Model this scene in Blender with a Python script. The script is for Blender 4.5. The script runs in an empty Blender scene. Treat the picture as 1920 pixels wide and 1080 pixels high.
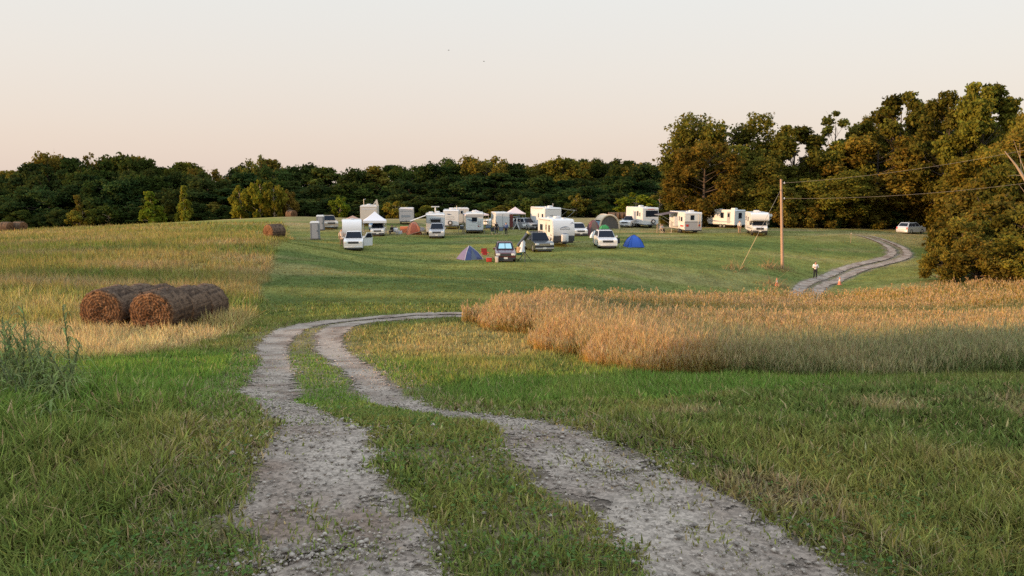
import bpy, bmesh, math, random
import numpy as np
from mathutils import Vector, Matrix
R = math.radians
random.seed(7); RNG = np.random.default_rng(7)
scene = bpy.context.scene
COL = scene.collection

# ------------------------------------------------------------------ camera, sky, sun, exposure
F_PX, PITCH = 1400.0, math.atan((540 - 353) / 1400.0)
cam_d = bpy.data.cameras.new("camera"); cam = bpy.data.objects.new("camera", cam_d); COL.objects.link(cam)
cam_d.sensor_width = 36; cam_d.lens = 36 * F_PX / 1920
cam_d.clip_start = 0.05; cam_d.clip_end = 8000
cam.location = (0, 0, 0); cam.rotation_euler = (R(90) - PITCH, 0, 0)
scene.camera = cam

SUN_EL = R(8.5)
SUN_TRAVEL = Vector((0.955, 0.30, 0)).normalized()          # horizontal way the light goes
SUN_DIR = Vector((-SUN_TRAVEL.x * math.cos(SUN_EL), -SUN_TRAVEL.y * math.cos(SUN_EL), math.sin(SUN_EL)))
world = bpy.data.worlds.new("World"); scene.world = world; world.use_nodes = True
wn, wl = world.node_tree.nodes, world.node_tree.links
bg = wn["Background"]
sky = wn.new("ShaderNodeTexSky"); sky.sky_type = 'NISHITA'; sky.sun_disc = False
sky.sun_elevation = SUN_EL
sky.sun_rotation = math.atan2(SUN_DIR.x, SUN_DIR.y)
sky.air_density = 1.0; sky.dust_density = 2.2; sky.ozone_density = 1.0
tc = wn.new("ShaderNodeTexCoord"); sep = wn.new("ShaderNodeSeparateXYZ")
wl.new(tc.outputs["Generated"], sep.inputs[0])
ramp = wn.new("ShaderNodeValToRGB")
wl.new(sep.outputs["Z"], ramp.inputs[0])
els = ramp.color_ramp.elements
els[0].position = 0.0; els[0].color = (7.6, 6.15, 5.4, 1)
els[1].position = 1.0; els[1].color = (12.5, 15, 17.5, 1)
for p, c in ((0.06, (7.8, 6.5, 5.75, 1)), (0.15, (8.0, 7.25, 6.6, 1)), (0.24, (8.0, 7.8, 7.4, 1)), (0.34, (7.8, 8.5, 8.9, 1)), (0.5, (10.5, 12.2, 13.8, 1))):
    e = els.new(p); e.color = c
mixs = wn.new("ShaderNodeMix"); mixs.data_type = 'RGBA'; mixs.inputs[0].default_value = 0.72
wl.new(sky.outputs[0], mixs.inputs[6]); wl.new(ramp.outputs[0], mixs.inputs[7])
wl.new(mixs.outputs[2], bg.inputs[0]); bg.inputs[1].default_value = 0.1

sun_d = bpy.data.lights.new("sun", 'SUN'); sun = bpy.data.objects.new("sun", sun_d); COL.objects.link(sun)
sun_d.energy = 5.0; sun_d.angle = R(0.5); sun_d.color = (1.0, 0.60, 0.30)
sun.rotation_euler = SUN_DIR.to_track_quat('Z', 'Y').to_euler(); sun.location = (-40, 0, 40)
scene.view_settings.view_transform = 'Standard'; scene.view_settings.look = 'None'
scene.view_settings.gamma = 1; scene.view_settings.exposure = 0.42
scene.render.film_transparent = False
scene.cycles.max_bounces = 5; scene.cycles.diffuse_bounces = 3; scene.cycles.transparent_max_bounces = 10
scene.cycles.use_denoising = False

# ------------------------------------------------------------------ terrain (metres below the camera)
CTRL = np.array([
 # X, Y, h
 (0,-60,1.5),(-60,-60,1.2),(60,-60,1.8),(0,-20,1.55),(-25,-20,1.2),(25,-20,1.8),
 (-8,0,1.55),(0,0,1.6),(8,0,1.62),(-25,0,1.4),(25,0,2.0),(-3,3,1.62),(0,3,1.63),(3,3,1.65),
 (-4,5.6,1.72),(-0.6,5.6,1.80),(-0.8,6.3,2.0),(3,5.6,1.84),(7,6,1.85),(-2.2,7.2,2.15),(0.6,7.2,2.23),(-6,7.2,2.0),(4,7.2,2.05),(0,4.3,1.68),(-5,4.3,1.68),(5,4.3,1.72),
 (-8,9,2.3),(-2.3,9.5,2.78),(1.5,9.5,2.75),(6.5,9.5,2.55),
 (-9,14,3.3),(-3.7,14,3.42),(2.2,14,3.45),(8,13,3.25),(12,16,3.7),
 (-14,20,4.0),(-5.7,20,4.28),(0.6,20,4.3),(8,20,4.7),
 (-15,25,4.45),(-11,25,4.62),(-11,29.5,5.15),(-6.4,25,4.6),(-1,26,4.75),(14,30,6.2),(24,28,5.9),
 (-4,29,4.95),(-22,34,4.7),(-12,36,5.2),(1,36,5.6),(-30,45,4.75),(-13.5,45,5.35),(0,46,5.95),(12,48,7.6),(25,48,8.1),
 (-20.5,62,4.25),(-30,62,4.55),(-10,60,6.15),(4,62,6.4),(14,60,8.1),(23,63,9.3),(40,64,9.0),(60,60,8.6),
 (-24,80,5.45),(-16,76,6.35),(0,72,6.45),(12,76,6.45),(17,72,7.2),(27.5,76,8.25),(31,76,9.1),(29,70,9.25),(36,79,8.86),(46,74,8.4),
 (46,88,8.2),(49,97,7.3),(50,106,6.5),(60,120,6.6),(65,100,7.6),
 (-26,93,6.35),(-15,100,6.4),(0,100,6.4),(20,100,6.4),(33,100,6.5),(-28,115,6.25),(0,120,6.3),(30,120,6.3),
 (-43,62,5.1),(-62,90,6.0),(-82,120,6.9),(-61,130,6.1),(-44,150,5.65),(-25,150,6.1),(0,150,6.25),(40,150,6.2),(80,150,6.5),
 (-110,165,9.3),(-70,178,8.8),(-45,185,8.0),(-20,190,7.2),(0,190,6.6),(40,190,6.5),(-120,80,6.5),(-90,40,5.0),(-70,10,3.0),
 (90,100,8),(100,40,6),(-150,200,11),(120,220,7),(0,260,7),(-100,280,11),(80,300,6),
], float)
def tps_fit(P, v):
    n = len(P); d = np.linalg.norm(P[:, None] - P[None], axis=2)
    K = np.where(d > 0, d * d * np.log(d + 1e-9), 0) + np.eye(n) * 0.0008
    Q = np.hstack([np.ones((n, 1)), P])
    A = np.block([[K, Q], [Q.T, np.zeros((3, 3))]])
    return np.linalg.solve(A, np.concatenate([v, np.zeros(3)]))
# depth is warped so that near relief and far relief get the same weight
def warp(X, Y):
    Yc = np.maximum(Y, -8.0) + 11.0
    return np.stack([3.0 * X / Yc, 3.0 * np.log(Yc) + 0.02 * np.minimum(Y + 8.0, 0)], -1)
_CP = warp(CTRL[:, 0], CTRL[:, 1]); _CW = tps_fit(_CP, CTRL[:, 2])
def tps(X, Y):
    out = np.empty(X.size); Xf, Yf = X.ravel(), Y.ravel()
    for i in range(0, X.size, 20000):
        q = warp(Xf[i:i+20000], Yf[i:i+20000])
        d = np.linalg.norm(q[:, None] - _CP[None], axis=2)
        K = np.where(d > 0, d * d * np.log(d + 1e-9), 0)
        out[i:i+20000] = K @ _CW[:-3] + _CW[-3] + q @ _CW[-2:]
    return out.reshape(X.shape)
def vnoise(X, Y, s, seed):
    r = np.random.default_rng(seed); T = r.random((64, 64))
    u, v = X / s + 100.3, Y / s + 57.7
    i, j = np.floor(u).astype(int), np.floor(v).astype(int); fu, fv = u - i, v - j
    fu, fv = fu * fu * (3 - 2 * fu), fv * fv * (3 - 2 * fv)
    a = T[i % 64, j % 64]; b = T[(i+1) % 64, j % 64]; c = T[i % 64, (j+1) % 64]; d = T[(i+1) % 64, (j+1) % 64]
    return (a * (1-fu) + b * fu) * (1-fv) + (c * (1-fu) + d * fu) * fv
def fbm(X, Y, s, seed):
    return (vnoise(X, Y, s, seed) * 0.55 + vnoise(X, Y, s * 0.43, seed + 1) * 0.3 + vnoise(X, Y, s * 0.19, seed + 2) * 0.15)
def grow(start, stop, d0, g):
    a = [start]; d = d0
    while a[-1] < stop:
        a.append(a[-1] + d); d *= g
    return a
gy = np.array(sorted(set([-c for c in grow(0, 400, 0.3, 1.14)[1:]] + grow(0, 14, 0.1, 1.0) + grow(14.1, 4000, 0.11, 1.0165))))
gxp = grow(0, 12, 0.11, 1.0) + grow(12.12, 4000, 0.13, 1.03)
gx = np.array(sorted(set([-c for c in gxp[1:]] + gxp)))
GX, GY = np.meshgrid(gx, gy)
H = tps(np.clip(GX, -160, 140), np.clip(GY, -60, 300))
far = np.clip((np.maximum(np.abs(GX) - 150, GY - 280)) / 200, 0, 1)
H = H * (1 - far) + 9.0 * far
amp = np.clip(GY / 30.0, 0.15, 1) * (1 - far)
GZ = -H + (fbm(GX, GY, 6, 3) - 0.5) * 0.14 * amp + (fbm(GX, GY, 1.1, 5) - 0.5) * 0.03
def zat(X, Y):
    X = np.asarray(X, float); Y = np.asarray(Y, float)
    i = np.clip(np.searchsorted(gx, X) - 1, 0, len(gx) - 2); j = np.clip(np.searchsorted(gy, Y) - 1, 0, len(gy) - 2)
    u = np.clip((X - gx[i]) / (gx[i+1] - gx[i]), 0, 1); v = np.clip((Y - gy[j]) / (gy[j+1] - gy[j]), 0, 1)
    return (GZ[j, i] * (1-u) + GZ[j, i+1] * u) * (1-v) + (GZ[j+1, i] * (1-u) + GZ[j+1, i+1] * u) * v
def ray(px, py):
    x, u = px - 960, 540 - py
    return np.array([x, F_PX * math.cos(PITCH) + u * math.sin(PITCH), -F_PX * math.sin(PITCH) + u * math.cos(PITCH)])
def ground_at(px, py, y0=2.5, y1=400):
    d = ray(px, py); ys = np.geomspace(y0, y1, 6000)
    X, Z = ys * d[0] / d[1], ys * d[2] / d[1]
    hit = np.nonzero(Z <= zat(X, ys))[0]
    k = hit[0] if len(hit) else len(ys) - 1
    return Vector((X[k], ys[k], float(zat(X[k], ys[k]))))
def at_depth(px, Y):                      # a place on the ground in that direction at that distance
    d = ray(px, 420); X = Y * d[0] / d[1]
    return Vector((X, Y, float(zat(X, Y))))
def up_at(px, py, Y):                     # a point in the air
    d = ray(px, py); return Vector((Y * d[0] / d[1], Y, Y * d[2] / d[1]))

# ------------------------------------------------------------------ helpers
def tag(o, label=None, cat=None, group=None, kind=None):
    if label: o['label'] = label
    if cat: o['category'] = cat
    if group: o['group'] = group
    if kind: o['kind'] = kind
    return o
def empty(name, loc, rz=0.0, label=None, cat=None, group=None, s=1.0):
    o = bpy.data.objects.new(name, None); COL.objects.link(o)
    o.location = loc; o.rotation_euler = (0, 0, rz); o.scale = (s, s, s); o.empty_display_size = 0.3
    return tag(o, label, cat, group)
def copy_tree(o, parent=None):
    c = o.copy(); COL.objects.link(c); c.parent = parent
    for ch in o.children: copy_tree(ch, c)
    return c
def link(name, me, parent=None):
    o = bpy.data.objects.new(name, me); COL.objects.link(o)
    if parent: o.parent = parent
    return o
def mesh_np(name, V, quads=None, tris=None, col=None, smooth=False):
    me = bpy.data.meshes.new(name); V = np.ascontiguousarray(V, np.float32)
    me.vertices.add(len(V)); me.vertices.foreach_set("co", V.ravel())
    parts, starts, s = [], [], 0
    for f, k in ((quads, 4), (tris, 3)):
        if f is not None and len(f):
            parts.append(np.asarray(f, np.int32).ravel()); starts.append(s + np.arange(len(f), dtype=np.int32) * k); s += len(f) * k
    loops = np.concatenate(parts); st = np.concatenate(starts)
    me.loops.add(len(loops)); me.loops.foreach_set("vertex_index", loops)
    me.polygons.add(len(st)); me.polygons.foreach_set("loop_start", st)
    if smooth: me.polygons.foreach_set("use_smooth", np.ones(len(st), bool))
    if col is not None:
        a = me.attributes.new("Col", 'FLOAT_COLOR', 'POINT')
        c = np.ones((len(V), 4), np.float32); c[:, :3] = col; a.data.foreach_set("color", c.ravel())
    me.update(); me.validate()
    return me

MATS = {}
def mat(name, col, rough=0.6, metal=0.0, var=0.12, scale=6.0, bump=0.0, spec=0.5, coat=0.0, alpha=None, trans=0.0):
    if name in MATS: return MATS[name]
    m = bpy.data.materials.new(name); m.use_nodes = True
    n, l = m.node_tree.nodes, m.node_tree.links; b = n["Principled BSDF"]
    b.inputs["Roughness"].default_value = rough; b.inputs["Metallic"].default_value = metal
    b.inputs["Specular IOR Level"].default_value = spec; b.inputs["Coat Weight"].default_value = coat
    t = n.new("ShaderNodeTexCoord"); nz = n.new("ShaderNodeTexNoise"); nz.inputs["Scale"].default_value = scale; nz.inputs["Detail"].default_value = 5
    l.new(t.outputs["Object"], nz.inputs["Vector"])
    mx = n.new("ShaderNodeMix"); mx.data_type = 'RGBA'
    c = np.array(col, float)
    mx.inputs[6].default_value = (*np.clip(c * (1 - var), 0, 1), 1); mx.inputs[7].default_value = (*np.clip(c * (1 + var), 0, 1), 1)
    l.new(nz.outputs["Fac"], mx.inputs[0]); l.new(mx.outputs[2], b.inputs["Base Color"])
    if bump:
        bp = n.new("ShaderNodeBump"); bp.inputs["Strength"].default_value = bump; bp.inputs["Distance"].default_value = 0.02
        l.new(nz.outputs["Fac"], bp.inputs["Height"]); l.new(bp.outputs[0], b.inputs["Normal"])
    MATS[name] = m
    return m
def leaf_mat(name, tint=(1, 1, 1), trans=0.3, rnd=0.0, hue=None):
    """foliage: each leaf carries its own colour in the 'Col' attribute, times the kind's tint"""
    if name in MATS: return MATS[name]
    m = bpy.data.materials.new(name); m.use_nodes = True
    n, l = m.node_tree.nodes, m.node_tree.links; n.remove(n["Principled BSDF"])
    a = n.new("ShaderNodeAttribute"); a.attribute_name = "Col"
    mx = n.new("ShaderNodeMix"); mx.data_type = 'RGBA'; mx.blend_type = 'MULTIPLY'; mx.inputs[0].default_value = 1
    mx.inputs[7].default_value = (*tint, 1); l.new(a.outputs["Color"], mx.inputs[6])
    out = mx.outputs[2]
    if rnd:
        oi = n.new("ShaderNodeObjectInfo"); mr = n.new("ShaderNodeMapRange")
        mr.inputs[3].default_value = 1 - rnd; mr.inputs[4].default_value = 1 + rnd
        l.new(oi.outputs["Random"], mr.inputs[0])
        hs = n.new("ShaderNodeHueSaturation"); l.new(mr.outputs[0], hs.inputs["Value"]); l.new(out, hs.inputs["Color"])
        mh = n.new("ShaderNodeMapRange"); mh.inputs[3].default_value = 0.485; mh.inputs[4].default_value = 0.52
        ml = n.new("ShaderNodeMath"); ml.operation = 'MULTIPLY'; ml.inputs[1].default_value = 7.31
        fr = n.new("ShaderNodeMath"); fr.operation = 'FRACT'
        l.new(oi.outputs["Random"], ml.inputs[0]); l.new(ml.outputs[0], fr.inputs[0]); l.new(fr.outputs[0], mh.inputs[0]); l.new(mh.outputs[0], hs.inputs["Hue"])
        out = hs.outputs[0]
    d = n.new("ShaderNodeBsdfDiffuse"); t = n.new("ShaderNodeBsdfTranslucent"); ms = n.new("ShaderNodeMixShader")
    ms.inputs[0].default_value = trans
    l.new(out, d.inputs[0]); l.new(out, t.inputs[0]); l.new(d.outputs[0], ms.inputs[1]); l.new(t.outputs[0], ms.inputs[2])
    l.new(ms.outputs[0], n["Material Output"].inputs[0])
    MATS[name] = m
    return m

class MB:
    """collects shapes in one bmesh and links them as ONE mesh object"""
    def __init__(s): s.bm = bmesh.new()
    def box(s, c, d, rot=None, bevel=0.0, taper=(1, 1)):
        hx, hy, hz = d[0] / 2, d[1] / 2, d[2] / 2
        vs = []
        for z in (-1, 1):
            tx, ty = taper if z > 0 else (1, 1)
            for x, y in ((-1, -1), (1, -1), (1, 1), (-1, 1)):
                p = Vector((x * hx * tx, y * hy * ty, z * hz))
                if rot: p = rot @ p
                vs.append(s.bm.verts.new(p + Vector(c)))
        fs = [s.bm.faces.new([vs[i] for i in f]) for f in ((3, 2, 1, 0), (4, 5, 6, 7), (0, 1, 5, 4), (1, 2, 6, 5), (2, 3, 7, 6), (3, 0, 4, 7))]
        if bevel: bmesh.ops.bevel(s.bm, geom=list({e for f in fs for e in f.edges}), offset=bevel, segments=2, affect='EDGES', profile=0.6)
        return s
    def hexa(s, pts, bevel=0.0):
        vs = [s.bm.verts.new(p) for p in pts]
        fs = [s.bm.faces.new([vs[i] for i in f]) for f in ((3, 2, 1, 0), (4, 5, 6, 7), (0, 1, 5, 4), (1, 2, 6, 5), (2, 3, 7, 6), (3, 0, 4, 7))]
        if bevel: bmesh.ops.bevel(s.bm, geom=list({e for f in fs for e in f.edges}), offset=bevel, segments=2, affect='EDGES')
        return s
    def prism(s, prof, y0, y1, bevel=0.0, axis='y'):
        """side outline in x-z pushed out along y"""
        def P(a, y): return (a[0], y, a[1]) if axis == 'y' else ((y, a[0], a[1]) if axis == 'x' else (a[0], a[1], y))
        A = [s.bm.verts.new(P(p, y0)) for p in prof]; B = [s.bm.verts.new(P(p, y1)) for p in prof]
        n = len(prof); f0 = s.bm.faces.new(A); f1 = s.bm.faces.new(B[::-1])
        for i in range(n): s.bm.faces.new((A[(i+1) % n], A[i], B[i], B[(i+1) % n]))
        if bevel: bmesh.ops.bevel(s.bm, geom=list(f0.edges) + list(f1.edges), offset=bevel, segments=2, affect='EDGES')
        return s
    def tube(s, pts, r, n=8, cap=True):
        pts = [Vector(p) for p in pts]; rs = r if isinstance(r, (list, tuple)) else [r] * len(pts); rings = []
        for i, p in enumerate(pts):
            t = (pts[min(i+1, len(pts)-1)] - pts[max(i-1, 0)]).normalized()
            a = t.orthogonal().normalized() if i == 0 else (a - t * a.dot(t)).normalized()
            b = t.cross(a)
            rings.append([s.bm.verts.new(p + (a * math.cos(k * 2 * math.pi / n) + b * math.sin(k * 2 * math.pi / n)) * rs[i]) for k in range(n)])
        for A, B in zip(rings, rings[1:]):
            for k in range(n): s.bm.faces.new((A[k], A[(k+1) % n], B[(k+1) % n], B[k]))
        if cap: s.bm.faces.new(rings[0][::-1]); s.bm.faces.new(rings[-1])
        return s
    def lathe(s, prof, c=(0, 0, 0), axis='z', n=20):
        """(radius, height) outline turned round an axis"""
        c = Vector(c); rings = []
        for r, h in prof:
            ring = []
            for k in range(n):
                a = k * 2 * math.pi / n; u, v = max(r, 1e-4) * math.cos(a), max(r, 1e-4) * math.sin(a)
                q = {'z': (u, v, h), 'y': (u, h, v), 'x': (h, u, v)}[axis]
                ring.append(s.bm.verts.new(c + Vector(q)))
            rings.append(ring)
        for A, B in zip(rings, rings[1:]):
            for k in range(n): s.bm.faces.new((A[k], A[(k+1) % n], B[(k+1) % n], B[k]))
        s.bm.faces.new(rings[0][::-1]); s.bm.faces.new(rings[-1])
        return s
    def sheet(s, pts, th=0.004):
        """a panel through 3 or 4 corner points with a thickness"""
        p = [Vector(q) for q in pts]; n = (p[1] - p[0]).cross(p[-1] - p[0]).normalized() * th
        A = [s.bm.verts.new(q) for q in p]; B = [s.bm.verts.new(q + n) for q in p]; k = len(p)
        s.bm.faces.new(A[::-1]); s.bm.faces.new(B)
        for i in range(k): s.bm.faces.new((A[i], A[(i+1) % k], B[(i+1) % k], B[i]))
        return s
    def build(s, name, m, parent=None, smooth=False):
        bmesh.ops.recalc_face_normals(s.bm, faces=s.bm.faces)
        me = bpy.data.meshes.new(name); s.bm.to_mesh(me); s.bm.free()
        if smooth:
            me.polygons.foreach_set("use_smooth", np.ones(len(me.polygons), bool))
            me.set_sharp_from_angle(angle=R(38))
        me.materials.append(m)
        return link(name, me, parent)
# ------------------------------------------------------------------ zones of the ground
HAY_EDGE = np.array([(-30, 1.5), (5, -2.5), (12, -8.0), (18, -8.3), (24, -8.6), (28, -9.6), (40, -13.3), (60, -18.5), (88, -25.5), (112, -33.5), (150, -46), (400, -120)], float)
_foot = [(893, 598), (897, 613), (935, 624), (985, 630), (1000, 652), (1050, 665), (1085, 677), (1130, 692), (1180, 699), (1260, 704), (1400, 708), (1600, 713), (1800, 719), (1920, 722), (2150, 728)]
TALL = np.array([tuple(ground_at(*q, y0=8).xy) for q in _foot] + [(70, 12), (72, 72), (48, 71), (36, 67.8), (22, 64), (13.6, 55), (5, 41), (1, 35.0), (-1.0, 29.6)], float)
def in_poly(X, Y, P):
    c = np.zeros(X.shape, bool); n = len(P)
    for i in range(n):
        x0, y0 = P[i]; x1, y1 = P[(i+1) % n]
        c ^= ((y0 > Y) != (y1 > Y)) & (X < (x1 - x0) * (Y - y0) / (y1 - y0 + 1e-12) + x0)
    return c
def poly_dist(X, Y, P):
    d = np.full(X.shape, 1e9); n = len(P)
    for i in range(n):
        a = P[i]; b = P[(i+1) % n]; e = b - a; L = (e * e).sum()
        t = np.clip(((X - a[0]) * e[0] + (Y - a[1]) * e[1]) / L, 0, 1)
        d = np.minimum(d, np.hypot(X - a[0] - t * e[0], Y - a[1] - t * e[1]))
    return d
def hay_mask(X, Y):                                   # 1 on the uncut hay field at the left
    e = np.interp(Y, HAY_EDGE[:, 0], HAY_EDGE[:, 1]) + (fbm(X, Y, 3.0, 21) - 0.5) * (0.5 + 0.008 * np.maximum(Y, 0))
    return np.clip((e - X) / (0.25 + 0.004 * np.maximum(Y, 0)), 0, 1) * np.clip((Y - 13) / 3, 0, 1)
# the track: centre line with the two ruts either side
TRK = np.array([(0.35, -12), (0.3, -4), (0.2, 0), (0.08, 3.15), (-0.24, 3.9), (-0.46, 4.6), (-0.74, 5.7), (-1.5, 7.4), (-2.35, 9.5), (-3.75, 14), (-5.6, 19.5), (-6.3, 22.6), (-6.2, 25.0), (-5.2, 26.9), (-3.9, 28.2), (-2.0, 29.6), (0.3, 31.2), (8, 37), (17, 48.5), (23.5, 60.5), (29, 71), (36, 79.5), (45.3, 88), (48.6, 94), (49.3, 100), (48.8, 104)], float)
def catmull(P, n):
    out = []
    for i in range(len(P) - 1):
        p0, p1, p2, p3 = P[max(i-1, 0)], P[i], P[i+1], P[min(i+2, len(P)-1)]
        for t in np.linspace(0, 1, n, endpoint=False):
            out.append(0.5 * ((2*p1) + (-p0+p2)*t + (2*p0-5*p1+4*p2-p3)*t*t + (-p0+3*p1-3*p2+p3)*t**3))
    out.append(P[-1]); return np.array(out)
TC = catmull(TRK, 24)
_seg = np.r_[0, np.cumsum(np.hypot(*np.diff(TC, axis=0).T))]
_n = int(_seg[-1] / 0.18)
TCX = np.interp(np.linspace(0, _seg[-1], _n), _seg, TC[:, 0]); TCY = np.interp(np.linspace(0, _seg[-1], _n), _seg, TC[:, 1])
_tx, _ty = np.gradient(TCX), np.gradient(TCY); _l = np.hypot(_tx, _ty); TNX, TNY = _ty / _l, -_tx / _l       # to the right of travel
def track_uv(X, Y):
    """signed distance from the centre line (right +)"""
    X = np.asarray(X).ravel(); Y = np.asarray(Y).ravel(); out = np.empty(len(X)); along = np.empty(len(X))
    cx, cy, nx, ny = TCX[::2], TCY[::2], TNX[::2], TNY[::2]
    for i in range(0, len(X), 8000):
        dx = X[i:i+8000, None] - cx[None]; dy = Y[i:i+8000, None] - cy[None]
        d2 = dx * dx + dy * dy; k = d2.argmin(1); a = np.arange(len(k))
        sd = dx[a, k] * nx[k] + dy[a, k] * ny[k]
        out[i:i+8000] = np.sign(sd) * np.sqrt(d2[a, k]); along[i:i+8000] = k * 0.36
    return out, along
def rut_width(Yc, side=-1): return np.where(np.asarray(side) > 0, np.interp(Yc, [2, 3, 4, 4.6, 5.6, 7.5], [.07, .07, .06, .03, .05, 0]), 0) +  np.interp(Yc, [-10, 3, 5.6, 7.5, 9.5, 14, 20, 25, 31, 60, 75, 92, 104], [.36, .35, .29, .29, .30, .32, .36, .46, .44, .46, .50, .44, .12])
def rut_off(Yc, side=-1): return np.where(np.asarray(side) > 0, np.interp(Yc, [2, 3, 5.6, 9], [.12, .10, .07, 0]), 0) +  np.interp(Yc, [3, 5.6, 9.5, 20, 25, 31, 75, 90], [.80, .80, .78, .74, .66, .62, .75, .85])
def rut_mask(X, Y):
    """about 1 in the middle of a rut, 0 off it"""
    s, al = track_uv(X, Y); Y = np.asarray(Y).ravel(); X = np.asarray(X).ravel()
    w = rut_width(Y, s) + (fbm(X, Y, 0.9, 31) - 0.5) * 0.34
    d = np.abs(np.abs(s) - rut_off(Y, s))
    return np.clip((w - d) / 0.16 + 0.5, 0, 1), s

# ------------------------------------------------------------------ ground sheet
GRN = np.array((0.138, 0.158, 0.038)); GRN_D = np.array((0.086, 0.112, 0.030)); YEL = np.array((0.25, 0.205, 0.058))
DRY = np.array((0.33, 0.24, 0.12)); TAN = np.array((0.44, 0.32, 0.15)); SOIL = np.array((0.19, 0.135, 0.09)); LUSH = np.array((0.098, 0.185, 0.028))
def mix(a, b, t): return a * (1 - t[..., None]) + b * t[..., None]
def grass_colour(X, Y):
    """colour of the turf: green, dry and straw patches, some standing for sun and shade"""
    n1 = fbm(X, Y, 7.0, 41); n2 = fbm(X, Y, 1.6, 43); n3 = fbm(X * 0.35, Y, 4.0, 45)
    c = mix(GRN_D, GRN, np.clip(n1 * 1.6 - 0.2, 0, 1))
    c = mix(c, YEL, np.clip((n2 - 0.52) * 2.2, 0, 0.6) * np.clip((50 - Y) / 25, 0.15, 1))
    # mown camp field: mower strips, their greens also standing for lit and shaded bands
    fld = np.clip((Y - 27) / 8, 0, 1)
    strip = np.clip((vnoise(X * 0.02, Y, 3.4, 49) - 0.35) * 2.2, 0, 1)
    c = mix(c, mix(GRN_D * 1.1, GRN * 0.62 + YEL * 0.46, strip), fld * 0.9)
    c = mix(c, DRY, np.clip((n3 - 0.56) * 2.5, 0, 0.45) * fld * 0.7)
    c = mix(c, DRY * 0.95, np.clip((Y - 98) / 9, 0, 1) * np.clip((n3 - 0.25) * 2.2, 0, 1) * 0.7)
    # lush grass by the left side of the track
    lush = np.clip(1.1 - np.hypot((X + 5.3) / 4.2, (Y - 11.5) / 8.0), 0, 1)
    c = mix(c, LUSH, np.clip(lush * 1.8, 0, 0.65))
    lush2 = np.clip(1 - np.hypot((X - 2.0) / 3.6, (Y - 11.2) / 3.0), 0, 1); c = mix(c, LUSH, np.clip(lush2 * 2, 0, 0.5))
    # sunlit lawn before the tall stand, painted as yellow and dry grass
    dr = np.clip(1 - np.hypot((X + 1.0) / 4.2, (Y - 21.5) / 6.0), 0, 1); c = mix(c, mix(YEL, DRY, n2 * 0.8), np.clip(dr * 1.8, 0, 0.85))
    # dead patches in the near right lawn
    dp = np.clip((fbm(X, Y, 0.9, 61) - 0.60) * 5, 0, 1) * (X > 1.2) * np.clip((9 - Y) / 2, 0, 1); c = mix(c, DRY * 0.9, dp * 0.75)
    # hay field
    h = hay_mask(X, Y); hn = fbm(X * 0.45, Y, 4.5, 51)
    hc = mix(mix(YEL * 1.05, GRN * 1.1, np.clip((0.545 - hn) * 4, 0, 1)), DRY * 1.05, np.clip((hn - 0.52) * 4.5, 0, 1) * (0.5 + 0.45 * n2))
    c = mix(c, hc, h)
    # cut straw in front of the bales; its colour edge also stands for the shade edge
    st = np.clip(1.35 - np.hypot((X + 11.0) / 4.2, (Y - 19.0) / 4.6), 0, 1) * h; c = mix(c, TAN * (0.75 + 0.35 * n2[..., None]), np.clip(st * 1.8, 0, 0.85))
    far = np.clip((Y - 126) / 25, 0, 1) * (1 - h); c = mix(c, DRY, far * 0.55)
    return c
Xf, Yf = GX.ravel(), GY.ravel()
gc = grass_colour(Xf, Yf) * np.interp(Yf, [0, 9, 30, 60], [0.5, 0.6, 0.8, 0.95])[:, None]  # nearer turf darkened in colour, for shaded depth between the blades
near = (Yf > -14) & (Yf < 125) & (np.abs(Xf) < 60)
rm = np.zeros(len(Xf)); sd = np.full(len(Xf), 99.0)
rm[near], sd[near] = rut_mask(Xf[near], Yf[near])
edge = np.clip(1 - (np.abs(sd) - 1.1) / 0.55, 0, 1)
gc = mix(gc, np.array((0.22, 0.17, 0.135)) * np.ones((len(Xf), 1)), np.clip(rm * 1.3 - 0.1, 0, 1))
gc = mix(gc, SOIL * (0.9 + 0.4 * fbm(Xf, Yf, 0.5, 71)[..., None]), np.clip(edge * 0.6 * (1 - rm), 0, 1))
tall_in = in_poly(Xf, Yf, TALL); gc = mix(gc, YEL * 0.55, tall_in * 0.7)
nx_, ny_ = len(gx), len(gy)
idx = np.arange(nx_ * ny_).reshape(ny_, nx_)
quads = np.stack([idx[:-1, :-1], idx[:-1, 1:], idx[1:, 1:], idx[1:, :-1]], -1).reshape(-1, 4)
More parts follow.
